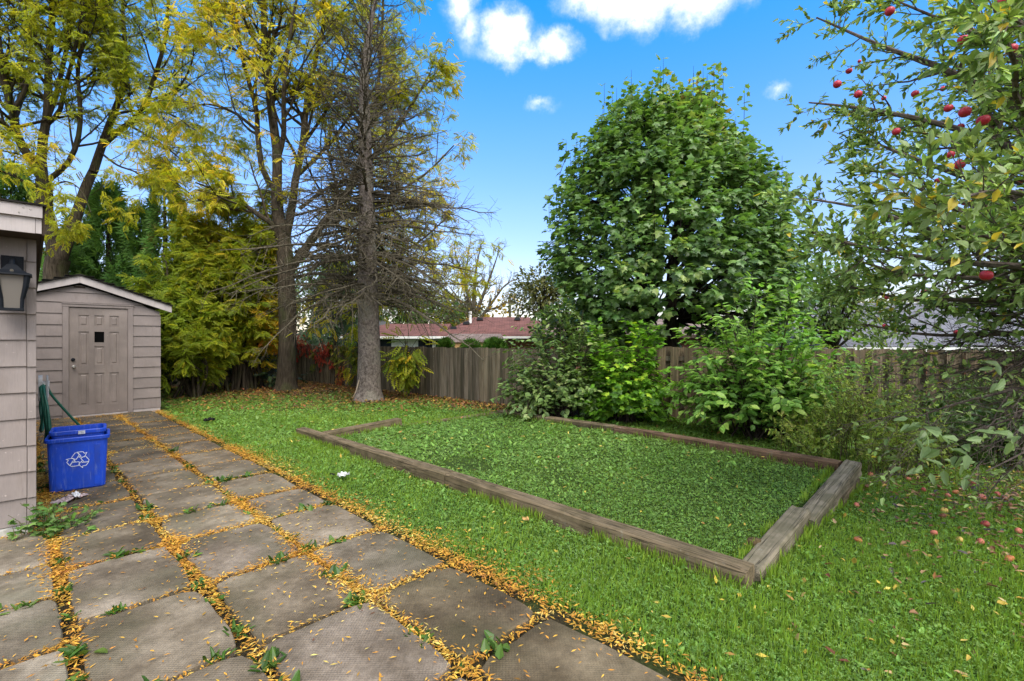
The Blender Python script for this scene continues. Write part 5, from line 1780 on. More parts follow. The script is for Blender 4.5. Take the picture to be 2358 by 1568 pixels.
for pts, y0, y1, r0, lf in (
        ([(2600, 560), (2420, 330), (2220, 180), (2040, 110), (1880, 40)], 3.3, 4.4, .045, 1), ([(2600, 580), (2380, 370), (2180, 290), (1990, 250), (1862, 236)], 3.3, 4.0, .04, 1),
        ([(2600, 600), (2380, 470), (2200, 400), (2040, 340), (1985, 310)], 3.3, 3.9, .036, 1), ([(2600, 620), (2400, 550), (2200, 480), (2060, 400), (1990, 395)], 3.3, 3.5, .034, 1),
        ([(2600, 640), (2400, 590), (2180, 540), (1990, 480), (1860, 458)], 3.3, 3.5, .034, 1), ([(2600, 660), (2400, 620), (2180, 600), (1990, 570), (1870, 535)], 3.3, 3.0, .032, 1),
        ([(2600, 690), (2420, 650), (2230, 640), (2080, 630), (1945, 590)], 3.3, 3.3, .03, 1), ([(2600, 700), (2420, 700), (2250, 690), (2100, 690), (1960, 660)], 3.3, 3.7, .028, .8),
        ([(2600, 720), (2440, 760), (2270, 770), (2130, 770), (1980, 745)], 3.3, 3.9, .026, .35),
        ([(2600, 560), (2450, 330), (2348, 250), (2338, 150), (2290, 20)], 2.9, 2.1, .032, 1), ([(2640, 600), (2440, 480), (2320, 440), (2230, 450)], 2.7, 1.9, .022, 1),
        ([(2640, 640), (2440, 590), (2320, 560), (2210, 520)], 2.8, 2.1, .02, 1), ([(2640, 500), (2500, 200), (2380, 0), (2300, -160)], 3.2, 3.4, .045, 1),
        ([(2560, 350), (2380, 150), (2200, 60), (2060, 0)], 3.2, 3.5, .03, 1), ([(2560, 300), (2400, 60), (2250, -60), (2130, -120)], 3.4, 3.9, .03, 1),
        ([(2620, 480), (2440, 270), (2280, 200), (2130, 210)], 3.5, 4.7, .03, 1), ([(2620, 540), (2420, 430), (2260, 350), (2110, 300)], 3.4, 4.9, .03, 1),
        ([(2620, 620), (2430, 520), (2280, 470), (2150, 470)], 3.6, 5.0, .03, 1), ([(2620, 650), (2430, 640), (2280, 590), (2140, 590)], 3.6, 4.9, .03, .9),
        ([(2560, 400), (2480, 100), (2420, -150), (2380, -300)], 3.2, 2.6, .035, 1),
        ([(2640, 420), (2460, 180), (2360, 60), (2300, 30)], 2.6, 1.8, .02, 1),
        ([(2800, 560), (3000, 380), (3200, 250), (3350, 150)], 3.3, 3.8, .04, 1), ([(2800, 640), (3000, 560), (3250, 500), (3400, 480)], 3.3, 3.2, .035, 1), ([(2800, 600), (3000, 420), (3250, 350)], 3.4, 4.6, .035, 1)):
    AL.append(apple_limb(pts, y0, y1, r0, .006)); leafy.append(lf)
DL_ = []
for pts, y0, y1, r0 in (
        ([(2600, 740), (2440, 800), (2300, 840), (2190, 860), (2090, 870)], 3.4, 3.8, .022), ([(2600, 760), (2440, 870), (2320, 900), (2200, 930), (2110, 960)], 3.4, 3.5, .022),
        ([(2600, 790), (2450, 900), (2340, 960), (2240, 990)], 3.3, 3.4, .02), ([(2600, 700), (2440, 740), (2330, 730), (2230, 740)], 3.3, 3.9, .02), ([(2600, 730), (2460, 820), (2360, 820), (2270, 800)], 3.3, 3.7, .02),
        ([(2600, 820), (2450, 980), (2360, 1040), (2270, 1085)], 3.3, 3.3, .02), ([(2600, 680), (2440, 690), (2300, 660), (2200, 650)], 3.5, 4.2, .02), ([(2600, 800), (2480, 930), (2400, 960), (2330, 940)], 3.3, 3.6, .018)):
    DL_.append(apple_limb(pts, y0, y1, r0, .004, 16, 5))
C_ = np.stack([c for c, r in AL]); R_ = np.stack([r for c, r in AL])
n1 = np.array([int(np.linalg.norm(np.diff(c, axis=0), axis=1).sum() * (9.5 if f > .5 else 6)) for (c, r), f in zip(AL, leafy)])
P1, R1 = spawn(C_, R_, n1, .15, 1.0, (22, 60), lambda pl, t: .62 * (1.1 - .72 * t), .5, .0028, .10, (-.03, 0, .05), 7)
P2, R2 = spawn(P1, R1, 4, .2, 1.0, (25, 65), lambda pl, t: .20 + 0 * t, .6, .0018, .12, (-.02, 0, .04), 4)
fr_ = P1[:, -1]
in_front = lambda q: np.linalg.norm(q - np.array([0, 0, CAM_H]), axis=1) > 1.55
k1 = in_front(P1[:, -1]) & in_front(P1[:, 3]); k2 = in_front(P2[:, -1])
mt.tubes(P1[k1], R1[k1], 4); mt.tubes(P2[k2], R2[k2], 3)
# dead tangle
C2 = np.stack([c for c, r in DL_]); Rd = np.stack([r for c, r in DL_])
Q1, S1 = spawn(C2, Rd, 16, .12, 1.0, (20, 55), lambda pl, t: .75 * (1.1 - .4 * t), .5, .0035, .12, (-.05, 0, -.03), 7)
Q2, S2 = spawn(Q1, S1, 6, .1, 1.0, (20, 60), lambda pl, t: .28 + 0 * t, .6, .0022, .14, (-.04, 0, -.02), 4)
Q3, S3 = spawn(Q2, S2, 2, .1, 1.0, (20, 60), lambda pl, t: .14 + 0 * t, .7, .0018, .14, (-.02, 0, 0), 3)
mt.tubes(Q1, S1, 4); mt.tubes(Q2, S2, 3); mt.tubes(Q3, S3, 3)
mtr.build("trunk", BARK_APPLE, apt, smooth=True); mt.build("branches", BARK_APPLE, apt)
AP = np.concatenate([P2, resample_many(P1, 4)])
pick = np.repeat(np.arange(len(AP)), np.r_[np.full(len(P2), 12), np.full(len(P1), 10)])
N = len(pick); t = rng.uniform(.1, 1, N)
p, T, _ = sample_on(AP, np.full(AP.shape[:2], .003), pick, t)
pyx = 784 - (p[:, 2] - CAM_H) / p[:, 1] * FPX
keep = rng.uniform(0, 1, N) < np.interp(pyx, [660, 740, 820, 900, 1000], [1, .92, .7, .45, .2])
keep &= np.linalg.norm(p - np.array([0, 0, CAM_H]), axis=1) > 1.5
# leaves make room round the fruit
ppx = 1179 + p[:, 0] / p[:, 1] * FPX
for ax_, ay_, ad_ in APPLES:
    near = np.hypot(ppx - ax_, pyx - ay_) < .95 * ad_
    keep &= ~(near & (p[:, 1] < apple_Y(ad_) + .03) & (rng.uniform(0, 1, N) < .9))
p, T = p[keep], T[keep]
# sparse leaves on the lower twigs
j_ = rng.choice(len(Q2), 1100, replace=True)
qp, qT, _ = sample_on(Q2, S2, j_, rng.uniform(.3, 1, 1100))
p = np.concatenate([p, qp]); T = np.concatenate([T, qT])
# a few leafy low shoots
low = []
for cx_, cy_, yy, k in ((2150, 1000, 2.9, 13), (2195, 1030, 2.8, 10), (2180, 1075, 2.9, 9), (2330, 990, 2.7, 8), (2120, 985, 3.0, 6), (2345, 880, 2.8, 6), (2230, 740, 3.0, 8), (2290, 855, 3.0, 4), (2090, 1090, 3.1, 4)):
    low.append(P(cx_, cy_, yy) + rng.normal(0, .055, (k, 3)))
low = np.concatenate(low)
p = np.concatenate([p, low]); T = np.concatenate([T, np.repeat([[-.8, -.2, -.3]], len(low), 0)]); N = len(p)
d = nrm(T * .85 + runit(N) * .75 + np.array([0, -.05, .0]))
nn = nrm(np.array([0, -.35, .8]) + runit(N) * .65)
Ac = [(0.141, 0.221, 0.064), (0.229, 0.344, 0.099), (0.335, 0.476, 0.153), (0.476, 0.617, 0.233), (0.742, 0.566, 0.072)]
colA = palette(N, Ac, (3.4, 4, 2.6, 1.3, .22), .16)
szA = .058 * rng.uniform(.6, 1.2, N)
szA[-len(low):] = .085 * rng.uniform(.8, 1.2, len(low)); colA[-len(low):] = np.array([.20, .29, .12]) * rng.uniform(.8, 1.25, (len(low), 1))
dist = np.linalg.norm(p - np.array([0, 0, CAM_H]), axis=1); dist[p[:, 0] / p[:, 1] > 1.10] += 50
own = np.argsort(dist)[:300]; rest = np.setdiff1d(np.arange(N), own)
OVA = OVAL_V * np.array([.82, 1, 1])
ml.leaves(OVAL6_V * np.array([.85, 1, 1]), OVAL6_F, p[rest], d[rest], nn[rest], szA[rest], colA[rest])
o = ml.build("crown", LEAF_APPLE, apt); o["kind"] = "stuff"
ms = []
for k in range(8):
    mb = MB(); mb.add(OVA, OVAL_F, np.array([(0.150, 0.225, 0.062), (0.213, 0.300, 0.100), (0.263, 0.362, 0.138), (0.325, 0.425, 0.175), (0.188, 0.275, 0.088), (0.225, 0.325, 0.112), (0.525, 0.400, 0.050), (0.175, 0.237, 0.075)][k])); ms.append(mb.mesh("leaf", LEAF_APPLE))
leaf_parts("leaf", ms, apt, p[own], d[own], nn[own], szA[own], rng.integers(0, 8, 300))


# ------------------------------------------------------------------ apples
def m_apple(name, c0, c1, rough=.35):
    m, N, L, B = nodes_of(name)
    v = obj_vec(N, L)
    n = nz(N, L, v, 22.0, 4); n2 = nz(N, L, v, 120.0, 2)
    c = ramp(N, L, n.outputs["Fac"], [(.35, c0), (.68, c1)])
    c = mixc(N, L, ramp(N, L, n2.outputs["Fac"], [(.66, (0,)), (.72, (.35,))]), c, (.45, .25, .12))
    L.new(c, B.inputs["Base Color"]); B.inputs["Roughness"].default_value = rough; B.inputs["Specular IOR Level"].default_value = .45
    return m


AP_RED = m_apple("red_apple_skin", (.36, .010, .030), (.55, .035, .065)); AP_PINK = m_apple("windfall_pink_skin", (.42, .10, .07), (.55, .20, .12), .55)
AP_OR = m_apple("rotting_orange_skin", (.36, .10, .03), (.50, .20, .07), .6); AP_YEL = m_apple("yellow_apple_skin", (.45, .30, .05), (.55, .40, .12), .5); AP_BR = m_apple("brown_apple_skin", (.14, .05, .02), (.24, .09, .05), .6)
AP_REDF = m_apple('bruised_red_skin', (.20, .03, .02), (.40, .07, .05), .55)
M_STEM = m_plain("apple_stem", (.07, .045, .025), .9)


def apple_mesh(mat, squash=1.0, bite=0.0, stem=True):
    mb = MB(); nu, nv = 14, 9
    v = [[0, 0, .34]]
    for i in range(1, nv):
        th = PI * i / nv
        r = .5 * math.sin(th) * (1 + .05 * math.cos(th)); z = .47 * math.cos(th) * squash
        if i == 1:
            z -= .06
        for j in range(nu):
            a = 2 * PI * j / nu
            k = 1 - bite * max(0, math.cos(a - .6)) ** 4 * math.sin(th) ** 2
            v.append([r * k * math.cos(a) * (1 + .03 * math.cos(5 * a)), r * k * math.sin(a), z])
    v.append([0, 0, -.38 * squash])
    v = np.array(v); v[0, 2] *= squash
    mb.add(v, np.zeros((0, 4), int))
    f3 = []; f4 = []
    for j in range(nu):
        f3.append([0, 1 + j, 1 + (j + 1) % nu]); f3.append([len(v) - 1, 1 + (nv - 2) * nu + (j + 1) % nu, 1 + (nv - 2) * nu + j])
        for i in range(nv - 2):
            f4.append([1 + i * nu + j, 1 + (i + 1) * nu + j, 1 + (i + 1) * nu + (j + 1) % nu, 1 + i * nu + (j + 1) % nu])
    mb.f[3].append(np.array(f3)); mb.fm[3].append(np.zeros(len(f3), int)); mb.f[4].append(np.array(f4)); mb.fm[4].append(np.zeros(len(f4), int))
    if stem:
        mb.tubes([(0, 0, .30), (.03, .01, .5), (.10, .02, .72)], [.03, .022, .03], 5, mi=1)
    return mb.mesh("apple", [mat, M_STEM], smooth=True)


def place_apple(me, loc, dia, label, group, rot=None):
    o = bpy.data.objects.new("apple", me); COL.objects.link(o)
    o.location = tuple(float(q) for q in loc); o.scale = (dia,) * 3
    o.rotation_euler = rot if rot is not None else (rng.normal(0, .25), rng.normal(0, .25), rng.uniform(0, 6.28))
    tag(o, label, "apple", group)
    return o


AM = apple_mesh(AP_RED)
big = {(2264, 277): "large bright red apple hanging lowest of the cluster near the right edge", (2049, 26): "red apple hanging alone near the top of the picture on the apple tree",
       (2329, 113): "large crimson apple hanging at the right edge below the topmost big leaves", (2271, 634): "red apple hanging on a long bare shoot over the slate grey roof",
       (1928, 194): "leftmost red apple on the apple tree, against the blue sky"}
for px, py, dpx in APPLES:
    Y = apple_Y(dpx)
    band = [q for q in APPLES if (q[1] < 150) == (py < 150) and (q[1] < 300) == (py < 300) and (q[1] < 500) == (py < 500) and (q[0], q[1]) not in big]
    row = "topmost row" if py < 150 else "second row" if py < 300 else "third row" if py < 500 else "lowest row"
    lb = big.get((px, py)) or "red apple in the %s on the apple tree, %s from the left there" % (row, ordinal(sorted(q[0] for q in band).index(px)))
    place_apple(AM, P(px, py, Y), .9 * dpx * Y / FPX * rng.uniform(.92, 1.06), lb, "red apples on the apple tree" if (px, py) not in big else "red apples on the apple tree")
FM = {'p': [apple_mesh(AP_PINK, .9, .25, False), apple_mesh(AP_PINK, .95)], 'o': [apple_mesh(AP_OR, .62, .5, False)], 'y': [apple_mesh(AP_YEL, .9, .2)], 'b': [apple_mesh(AP_BR, .7, .3)], 'r': [apple_mesh(AP_REDF, .95)]}
FLB = {'p': "pinkish windfall apple in the grass", 'o': "half-rotten orange windfall apple in the grass", 'y': "yellow windfall apple in the grass",
       'b': "brown rotting windfall apple in the grass", 'r': "red windfall apple in the grass"}
FALLEN = ((745, 505, 'p'), (1145, 553, 'p'), (885, 380, 'r'), (800, 378, 'y'), (1300, 668, 'r'), (1470, 640, 'b'), (1640, 690, 'o'), (1560, 728, 'p'), (1825, 598, 'r'), (1915, 745, 'p'),
                (2078, 715, 'r'), (2160, 762, 'b'), (2260, 715, 'b'), (1520, 885, 'y'), (595, 830, 'p'), (610, 1195, 'o'), 
                (1680, 1195, 'y'), (1950, 1030, 'r'), (2300, 1100, 'p'), (2210, 1390, 'o'), (1900, 1215, 'p'), (700, 632, 'b'), (1700, 665, 'b'), (2210, 830, 'b'), (1500, 945, 'b'), (1410, 1120, 'p'))
for x, y, k in FALLEN:
    px = (3000 + x / 2.807) / 1.6285; py = (1600 + y / 2.807) / 1.6285
    g = G(px, py, .03)
    dia = .058 if k != 'o' else .062
    place_apple(FM[k][int(rng.integers(0, len(FM[k])))], (g[0], g[1], .034), dia * rng.uniform(.75, 1.05), FLB[k] + ", %s from the left of its kind" % ordinal(sorted(q[0] for q in FALLEN if q[2] == k).index(x)), "windfall apples under the apple tree",
                (rng.uniform(-1.2, 1.2) if k not in 'o' else .3, rng.uniform(-1, 1) if k not in 'o' else .1, rng.uniform(0, 6)))


# ------------------------------------------------------------------ tall weeds by the right fence
def weed(name, label, X, Y, h, stems, size, cols, wts, spread, kids=6, lv=7, group=None, tmpl=None):
    root = thing(name, label, "weed", (X, Y, float(hgt(X, Y))), 0, group)
    b0 = np.stack([X + rng.normal(0, .09, stems), Y + rng.normal(0, .08, stems), np.zeros(stems)], -1)
    tip = b0 + np.stack([rng.normal(0, spread, stems), rng.normal(0, spread * .7, stems), h * rng.uniform(.55, 1.05, stems)], -1)
    mid = b0 * .5 + tip * .5 - (tip - b0) * np.array([.18, .18, -.10])
    S_ = np.stack([smooth([b0[i], mid[i], tip[i]], 8) for i in range(stems)]); R_ = np.repeat([np.linspace(.005, .002, 8)], stems, 0)
    mt = MB(); mt.tubes(S_, R_, 4)
    P1, R1 = spawn(S_, R_, kids, .2, 1, (30, 70), lambda pl, t: .22 * h + 0 * t, .6, .0016, .15, (0, 0, .06), 5)
    mt.tubes(P1, R1, 3); mt.build("stems", M_WEEDSTEM, root)
    A = np.concatenate([P1, resample_many(S_, 5)])
    pick = np.repeat(np.arange(len(A)), lv); N = len(pick)
    p, T, _ = sample_on(A, np.full(A.shape[:2], .002), pick, rng.uniform(.1, 1, N))
    d = nrm(T * .4 + runit(N) + np.array([0, 0, -.1])); nn = nrm(np.array([0, -.2, .8]) + runit(N) * .6)
    ml = MB(); tm = tmpl or (OVAL6_V * np.array([.75, 1, 1]), OVAL6_F)
    ml.leaves(tm[0], tm[1], p, d, nn, size * rng.uniform(.5, 1.3, N), palette(N, cols, wts, .2, p, 3.0))
    ml.build("leaves", LEAF_BUSH, root)
    return root


M_WEEDSTEM = m_plain("weed_stem", (.085, .075, .030), .8)
GOLD = [(0.115, 0.203, 0.035), (0.216, 0.317, 0.052), (0.338, 0.406, 0.081), (0.431, 0.423, 0.114), (0.216, 0.163, 0.073)]
GR = ((1810, 1050, 0.55, 9), (1860, 1040, 0.75, 11), (1910, 1050, 0.65, 9), (1950, 1060, 1.05, 12), (1990, 1055, 1.25, 13), (2030, 1070, 1.35, 14), (2075, 1075, 1.0, 12), (2110, 1085, 0.75, 11), (1880, 1075, 0.45, 9), (2000, 1095, 0.6, 11), (2060, 1100, 0.5, 11), (1930, 1030, 0.9, 9), (2150, 1080, 0.6, 9))
for px, py, h, n in GR:
    g = G(px, py)
    weed("goldenrod", "straggly yellow-green goldenrod by the bed's right corner, %s from the left" % ordinal(sorted(q[0] for q in GR).index(px)), g[0], g[1], h, n, 0.052, GOLD, (2, 3.5, 3, 1.4, 0.6), 0.20 * h + 0.05, 7, 8, "goldenrod weeds by the grey fence")
DKG = [(0.035, 0.074, 0.016), (0.061, 0.121, 0.024), (0.101, 0.169, 0.038), (0.162, 0.216, 0.054)]
NT = ((2190, 1075, 0.6, 14), (2240, 1070, 0.7, 16), (2290, 1060, 0.75, 16), (2340, 1075, 0.7, 16), (2390, 1090, 0.7, 14), (2170, 1030, 0.9, 16), (2260, 1020, 1.0, 16), (2330, 1010, 0.95, 16), (2430, 1040, 0.8, 14), (2120, 1040, 0.7, 14))
for px, py, h, n in NT:
    g = G(px, py)
    weed("nettle", "dark green leafy weed under the bare apple twigs, %s from the left" % ordinal(sorted(q[0] for q in NT).index(px)), g[0], g[1], h, n, 0.075, DKG, (2, 3, 2.5, 1), 0.16 * h + 0.06, 6, 8, "dark weeds under the apple twigs")
# greenery climbing the grey fence
for px, Y, h in ((1985, 8.0, 1.25), (2045, 7.8, 1.3), (2110, 7.6, 1.2), (2200, 7.3, 1.15), (2290, 7.0, 1.1)):
    X = (px - 1179) / FPX * Y
    weed("climbing_vine", "thin leafy vine straggling up the grey fence, %s from the left" % ordinal((1985, 2045, 2110, 2200, 2290).index(px)), X, Y, h, 7, .07, GOLD[:3] + DKG[1:3], (2, 2, 1.5, 1, 1), .12, 6, 7, "vines climbing the grey fence")

# virginia creeper on the brown fence
F0 = np.array([-7.95, 17.35]); F1 = np.array([1.25, 9.42]); fd = (F1 - F0) / np.linalg.norm(F1 - F0); fn = np.array([fd[1], -fd[0]]); fn = fn if fn[1] < 0 else -fn
def on_fence(px, z, off=.09):
    k = (px - 1179) / FPX
    t = (k * F0[1] - F0[0]) / (fd[0] - k * fd[1])
    q = F0 + fd * t + fn * off
    return np.array([q[0], q[1], z])


for lb, items in (("scarlet creeper spilling over the fence top right of the middle trunk", [(705, 1.30, .30, 70, 0), (690, 1.45, .22, 50, 0), (720, 1.2, .18, 30, 0), (690, .86, .12, 16, 0)]),
                  ("red and orange creeper hanging down the brown fence left of the spruce trunk", [(755, 1.12, .26, 60, 0), (748, .85, .20, 50, 0), (772, .72, .12, 20, 0), (765, 1.25, .15, 26, 0), (790, .50, .13, 26, 1), (800, .62, .10, 20, 1), (733, .9, .10, 14, 0), (790, .20, .14, 24, 1), (735, 1.1, .1, 8, 0)]),
                  ("yellowing green creeper strands trailing down the fence", [(728, 1.0, .15, 30, 2), (730, .6, .15, 24, 2), (780, .95, .16, 36, 2), (785, .55, .14, 30, 2), (800, 1.2, .2, 50, 2), (820, 1.05, .2, 50, 2), (770, 1.32, .2, 40, 2)])):
    c0 = on_fence(items[0][0], 0.0)
    root = thing("creeper_vine", lb, "vine", tuple(c0))
    mt, ml = MB(), MB()
    for px, z, r, n, kind in items:
        c = on_fence(px, z)
        q = rng.normal(0, 1, (n, 2)) * r * .62
        pos = c + np.stack([fd[0] * q[:, 0], fd[1] * q[:, 0], q[:, 1]], -1) + np.stack([fn[0] * rng.uniform(0, .09, n), fn[1] * rng.uniform(0, .09, n), np.zeros(n)], -1)
        cols = [[(.33, .040, .022), (.46, .085, .045), (.26, .03, .02)], [(.36, .12, .03), (.40, .20, .04), (.30, .06, .03)], [(.09, .12, .015), (.16, .17, .02), (.25, .21, .03)]][kind]
        ml.leaves(OVAL6_V * [1.2, 1, 1], OVAL6_F, pos, nrm(np.stack([rng.normal(0, .5, n), rng.normal(0, .2, n), np.full(n, -1.0)], -1)), nrm(np.array([fn[0], fn[1], .4]) + runit(n) * .4), .12 * rng.uniform(.6, 1.25, n), palette(n, cols, (3, 3, 2), .15))
        mt.tubes([tuple(on_fence(px + rng.normal(0, 3), .02, .04)), tuple(on_fence(px + rng.normal(0, 3), z * .6, .05)), tuple(c)], [.009, .007, .004], 4)
    mt.build("stems", BARK_DARK, root); ml.build("leaves", LEAF_BUSH, root)
# yellow-green sprays leaning over the fence behind the spruce
for lb, px, Y, w, z0, n in (("yellow-green branch spray leaning over the fence right of the spruce trunk", 930, 11.6, .50, 1.18, 40), ("green leafy spray drooping over the fence left of the spruce trunk", 818, 13.9, .35, 1.22, 16)):
    X = (px - 1179) / FPX * Y
    root = thing("walnut_sapling", lb, "sapling", (X, Y + .5, float(hgt(X, Y + .5))))
    mt, ml = MB(), MB()
    mt.tubes([(X, Y + .5, -.3), (X + .05, Y + .45, .9), (X, Y + .1, z0 + .25)], [.03, .025, .012], 6)
    tips = np.stack([X + rng.normal(0, w * .55, n), Y + rng.uniform(-.45, .35, n), z0 + rng.normal(.05, .24, n)], -1)
    hz_ = rng.uniform(.55, z0 + .25, n); b = np.stack([X + .05 + 0 * hz_, Y + .5 - .38 * np.clip((hz_ - .9) / .7, 0, 1), hz_], -1); tips[:, 2] = hz_ + rng.normal(.10, .22, n)
    mt.tubes(np.stack([b, (b + tips) / 2 + [0, 0, .1], tips], 1), np.repeat([[.009, .006, .003]], n, 0), 4)
    d = nrm(tips - b + np.array([0, 0, -.35])); pk = np.repeat(np.arange(n), 4)
    ml.leaves(FROND[0], FROND[1], (b[pk] * .35 + tips[pk] * .65) + rng.normal(0, .08, (n * 4, 3)), d[pk] + runit(n * 4) * .6, nrm(np.array([0, -.3, 1.0]) + runit(n * 4) * .4), .26 * rng.uniform(.7, 1.2, n * 4), palette(n * 4, C_COLS, (3, 5, 4, 2, .4), .16))
    mt.build("stems", BARK_WALNUT, root); ml.build("foliage", LEAF_WALNUT, root)

# ------------------------------------------------------------------ recycling boxes
def rrect(w, d, r, n=4):
    pts = []
    for cx, cy, a0 in ((w / 2 - r, d / 2 - r, 0), (-w / 2 + r, d / 2 - r, 90), (-w / 2 + r, -d / 2 + r, 180), (w / 2 - r, -d / 2 + r, 270)):
        for k in range(n + 1):
            a = math.radians(a0 + 90 * k / n)
            pts.append((cx + r * math.cos(a), cy + r * math.sin(a)))
    return np.array(pts)


def shell(loops, close_first=False, close_last=True):
    mb = MB(); n = len(loops[0]); off = 0
    V = np.concatenate([np.asarray(l, float) for l in loops])
    j = np.arange(n); jn = (j + 1) % n
    F = np.concatenate([np.stack([i * n + j, i * n + jn, (i + 1) * n + jn, (i + 1) * n + j], -1) for i in range(len(loops) - 1)])
    mb.add(V, F)
    if close_last:
        mb.ngon((len(loops) - 1) * n + j)
    if close_first:
        mb.ngon(j[::-1])
    return mb


def L3(w, d, r, z):
    p = rrect(w, d, r); return np.c_[p, np.full(len(p), z)]


def bin_(label, loc, yaw, wb, wt, db, dt, h):
    root = thing("recycling_box", label, "recycling box", loc, yaw)
    s = shell([L3(wb - .02, db - .02, .03, 0), L3(wb, db, .035, .012), L3(wt, dt, .04, h - .004), L3(wt - .014, dt - .014, .035, h - .004), L3(wb - .014, db - .014, .03, .012)], True, True)
    s.build("body", BLUE, root, local=True)
    s = shell([L3(wt - .002, dt - .002, .04, h - .034), L3(wt + .030, dt + .030, .05, h - .034), L3(wt + .034, dt + .034, .05, h - .006), L3(wt + .026, dt + .026, .05, h), L3(wt - .006, dt - .006, .036, h), L3(wt - .012, dt - .012, .036, h - .012)], False, False)
    s.build("rim", BLUE, root, local=True)
    return root


BYAW = YAW - 0.10
bc = AB(6.07, .405)
bd = np.array([-math.sin(BYAW), math.cos(BYAW)])
bloc = (bc[0] + bd[0] * .21, bc[1] + bd[1] * .21, .036)
box1 = bin_("tall blue recycling box with a white arrows symbol beside the house corner", bloc, BYAW, .395, .430, .37, .41, .502)
box2 = bin_("second blue recycling box nested inside the first, its rim standing higher", (bloc[0] + bd[0] * .012, bloc[1] + bd[1] * .012, .212), BYAW, .347, .376, .31, .340, .386)
mb = MB(); mb.box(.0, .05, -.1915, -.186, .348, .381)
o = mb.build("sticker", m_plain("worn_silver_sticker", (.42, .45, .52), .5, .4, 0, .4, None, 60), box2, local=True)
# front panels
def face_y(z):
    return -(.37 + (.41 - .37) * z / .478) / 2
for x0, x1 in ((-.152, -.108), (.118, .158)):
    mb = MB(); v = []
    for z in (.03, .42):
        for dy in (-.006, .01):
            v += [(x0, face_y(z) + dy, z), (x1, face_y(z) + dy, z)]
    mb.add(v, [[0, 1, 5, 4], [2, 6, 7, 3], [0, 4, 6, 2], [1, 3, 7, 5], [4, 5, 7, 6], [0, 2, 3, 1]])
    mb.build("rib", BLUE, box1, local=True)
M_PRINT = m_plain("white_print", (.72, .76, .82), .5, .3, 0, .1)
mb = MB()
def stroke(poly, r=.0022):
    n = len(poly)
    for i in range(n):
        a, b = np.array(poly[i]), np.array(poly[(i + 1) % n])
        d = b - a; L_ = np.linalg.norm(d); d = d / L_; s = np.array([-d[1], d[0]])
        a = a - d * r; b = b + d * r
        q = [a - s * r, b - s * r, b + s * r, a + s * r]
        v = []
        for dy in (-.0022, .002):
            for u in q:
                z = .285 + u[1]
                v.append((.004 + u[0], face_y(z) + dy, z))
        mb.add(v, [[0, 1, 2, 3], [7, 6, 5, 4], [0, 4, 5, 1], [1, 5, 6, 2], [2, 6, 7, 3], [3, 7, 4, 0]])
for k in range(3):
    a = math.radians(120 * k); ca, sa = math.cos(a), math.sin(a)
    for poly in ([(-.60, .26), (-.30, .80), (-.12, .86), (.06, .56), (-.20, .08)],
                 [(-.10, .88), (.34, .88), (.47, .66), (.66, .74), (.46, .26), (.02, .30), (.18, .42), (.08, .58)]):
        stroke([(.088 * (x * ca - y * sa), .084 * (x * sa + y * ca)) for x, y in poly])
o = mb.build("recycling_symbol", M_PRINT, box1, local=True)

# ------------------------------------------------------------------ hose and hanger on the side wall
M_GREY = m_plain("grey_plastic", (.36, .36, .37), .45, .4, 0, .1)
hx = hp(0.035, 1.62, .975)
hang = thing("hose_hanger", "grey plastic hose hanger on the house side wall above the blue box", "hose hanger", hx, HYAW)
mb = shell([np.c_[rrect(.045, .14, .02)[:, 0] * 0 + 0.0, rrect(.14, .26, .065)], np.c_[rrect(.14, .26, .065)[:, 0] * 0 + .030, rrect(.14, .26, .065)]], True, True)
mb.build("back_plate", M_GREY, hang, local=True)
mb = shell([np.c_[np.full(20, .055), rrect(.11, .25, .05)], np.c_[np.full(20, .064), rrect(.12, .26, .055)], np.c_[np.full(20, .072), rrect(.10, .24, .045)]], True, True)
mb.build("front_plate", M_GREY, hang, local=True)
mb = MB(); mb.tubes([(.03, 0, .02), (.08, 0, .02)], [.05, .05], 12, cap=True); mb.build("arm", M_GREY, hang, local=True)
mb = MB(); mb.box(.0715, .075, -.035, .035, -.09, .0); mb.build("label_plate", m_plain("light_plate", (.5, .5, .5), .5), hang, local=True)
M_HOSE = m_plain("green_hose", (.006, .085, .055), .4, .45, 0, .2)
pts = []
for k in range(5):
    for q in range(12):
        t = q / 12.0 * 2 * PI
        ry = .16 + .03 * k; rz_ = .24 + .055 * k
        pts.append((0.060 + .010 * math.sin(3 * t + k) + .030 * k * (1 - math.cos(t)) / 2, 1.62 + ry * math.sin(t), 1.02 - rz_ + rz_ * math.cos(t)))
pts += [(.09, 1.64, 1.00), (.14, 1.68, .88), (.26, 1.72, .68), (.40, 1.76, .45), (.46, 1.82, .20), (.42, 1.9, .07), (.30, 2.0, .06), (.16, 1.95, .06), (.14, 1.75, .07), (.3, 1.7, .06)]
W_ = np.array([hp(*q) for q in pts])
c = smooth(W_, 260)
c[:, 2] = np.maximum(c[:, 2], .052)
mb = MB(); mb.tubes(c, np.full(260, .011), 8, cap=True)
o = mb.build("garden_hose", M_HOSE, smooth=True); tag(o, "green garden hose looped on the hanger and trailing behind the blue box", "hose")

# ------------------------------------------------------------------ odds and ends
def crumple(name, label, cat, at, size, mat, seed, flat=.45):
    r = np.random.default_rng(seed)
    mb = MB(); n = 9
    v = []
    for i in range(n):
        for j in range(n):
            x, y = i / (n - 1) - .5, j / (n - 1) - .5
            v.append((x * size[0] * (1 + r.normal(0, .08)), y * size[1] * (1 + r.normal(0, .08)), max(0, r.normal(.5, .32)) * size[2]))
    f = [[i * n + j, (i + 1) * n + j, (i + 1) * n + j + 1, i * n + j + 1] for i in range(n - 1) for j in range(n - 1)]
    mb.add(v, f)
    o = mb.build(name, mat); o.location = at; o.rotation_euler = (0, 0, r.uniform(0, 6)); tag(o, label, cat)
    return o


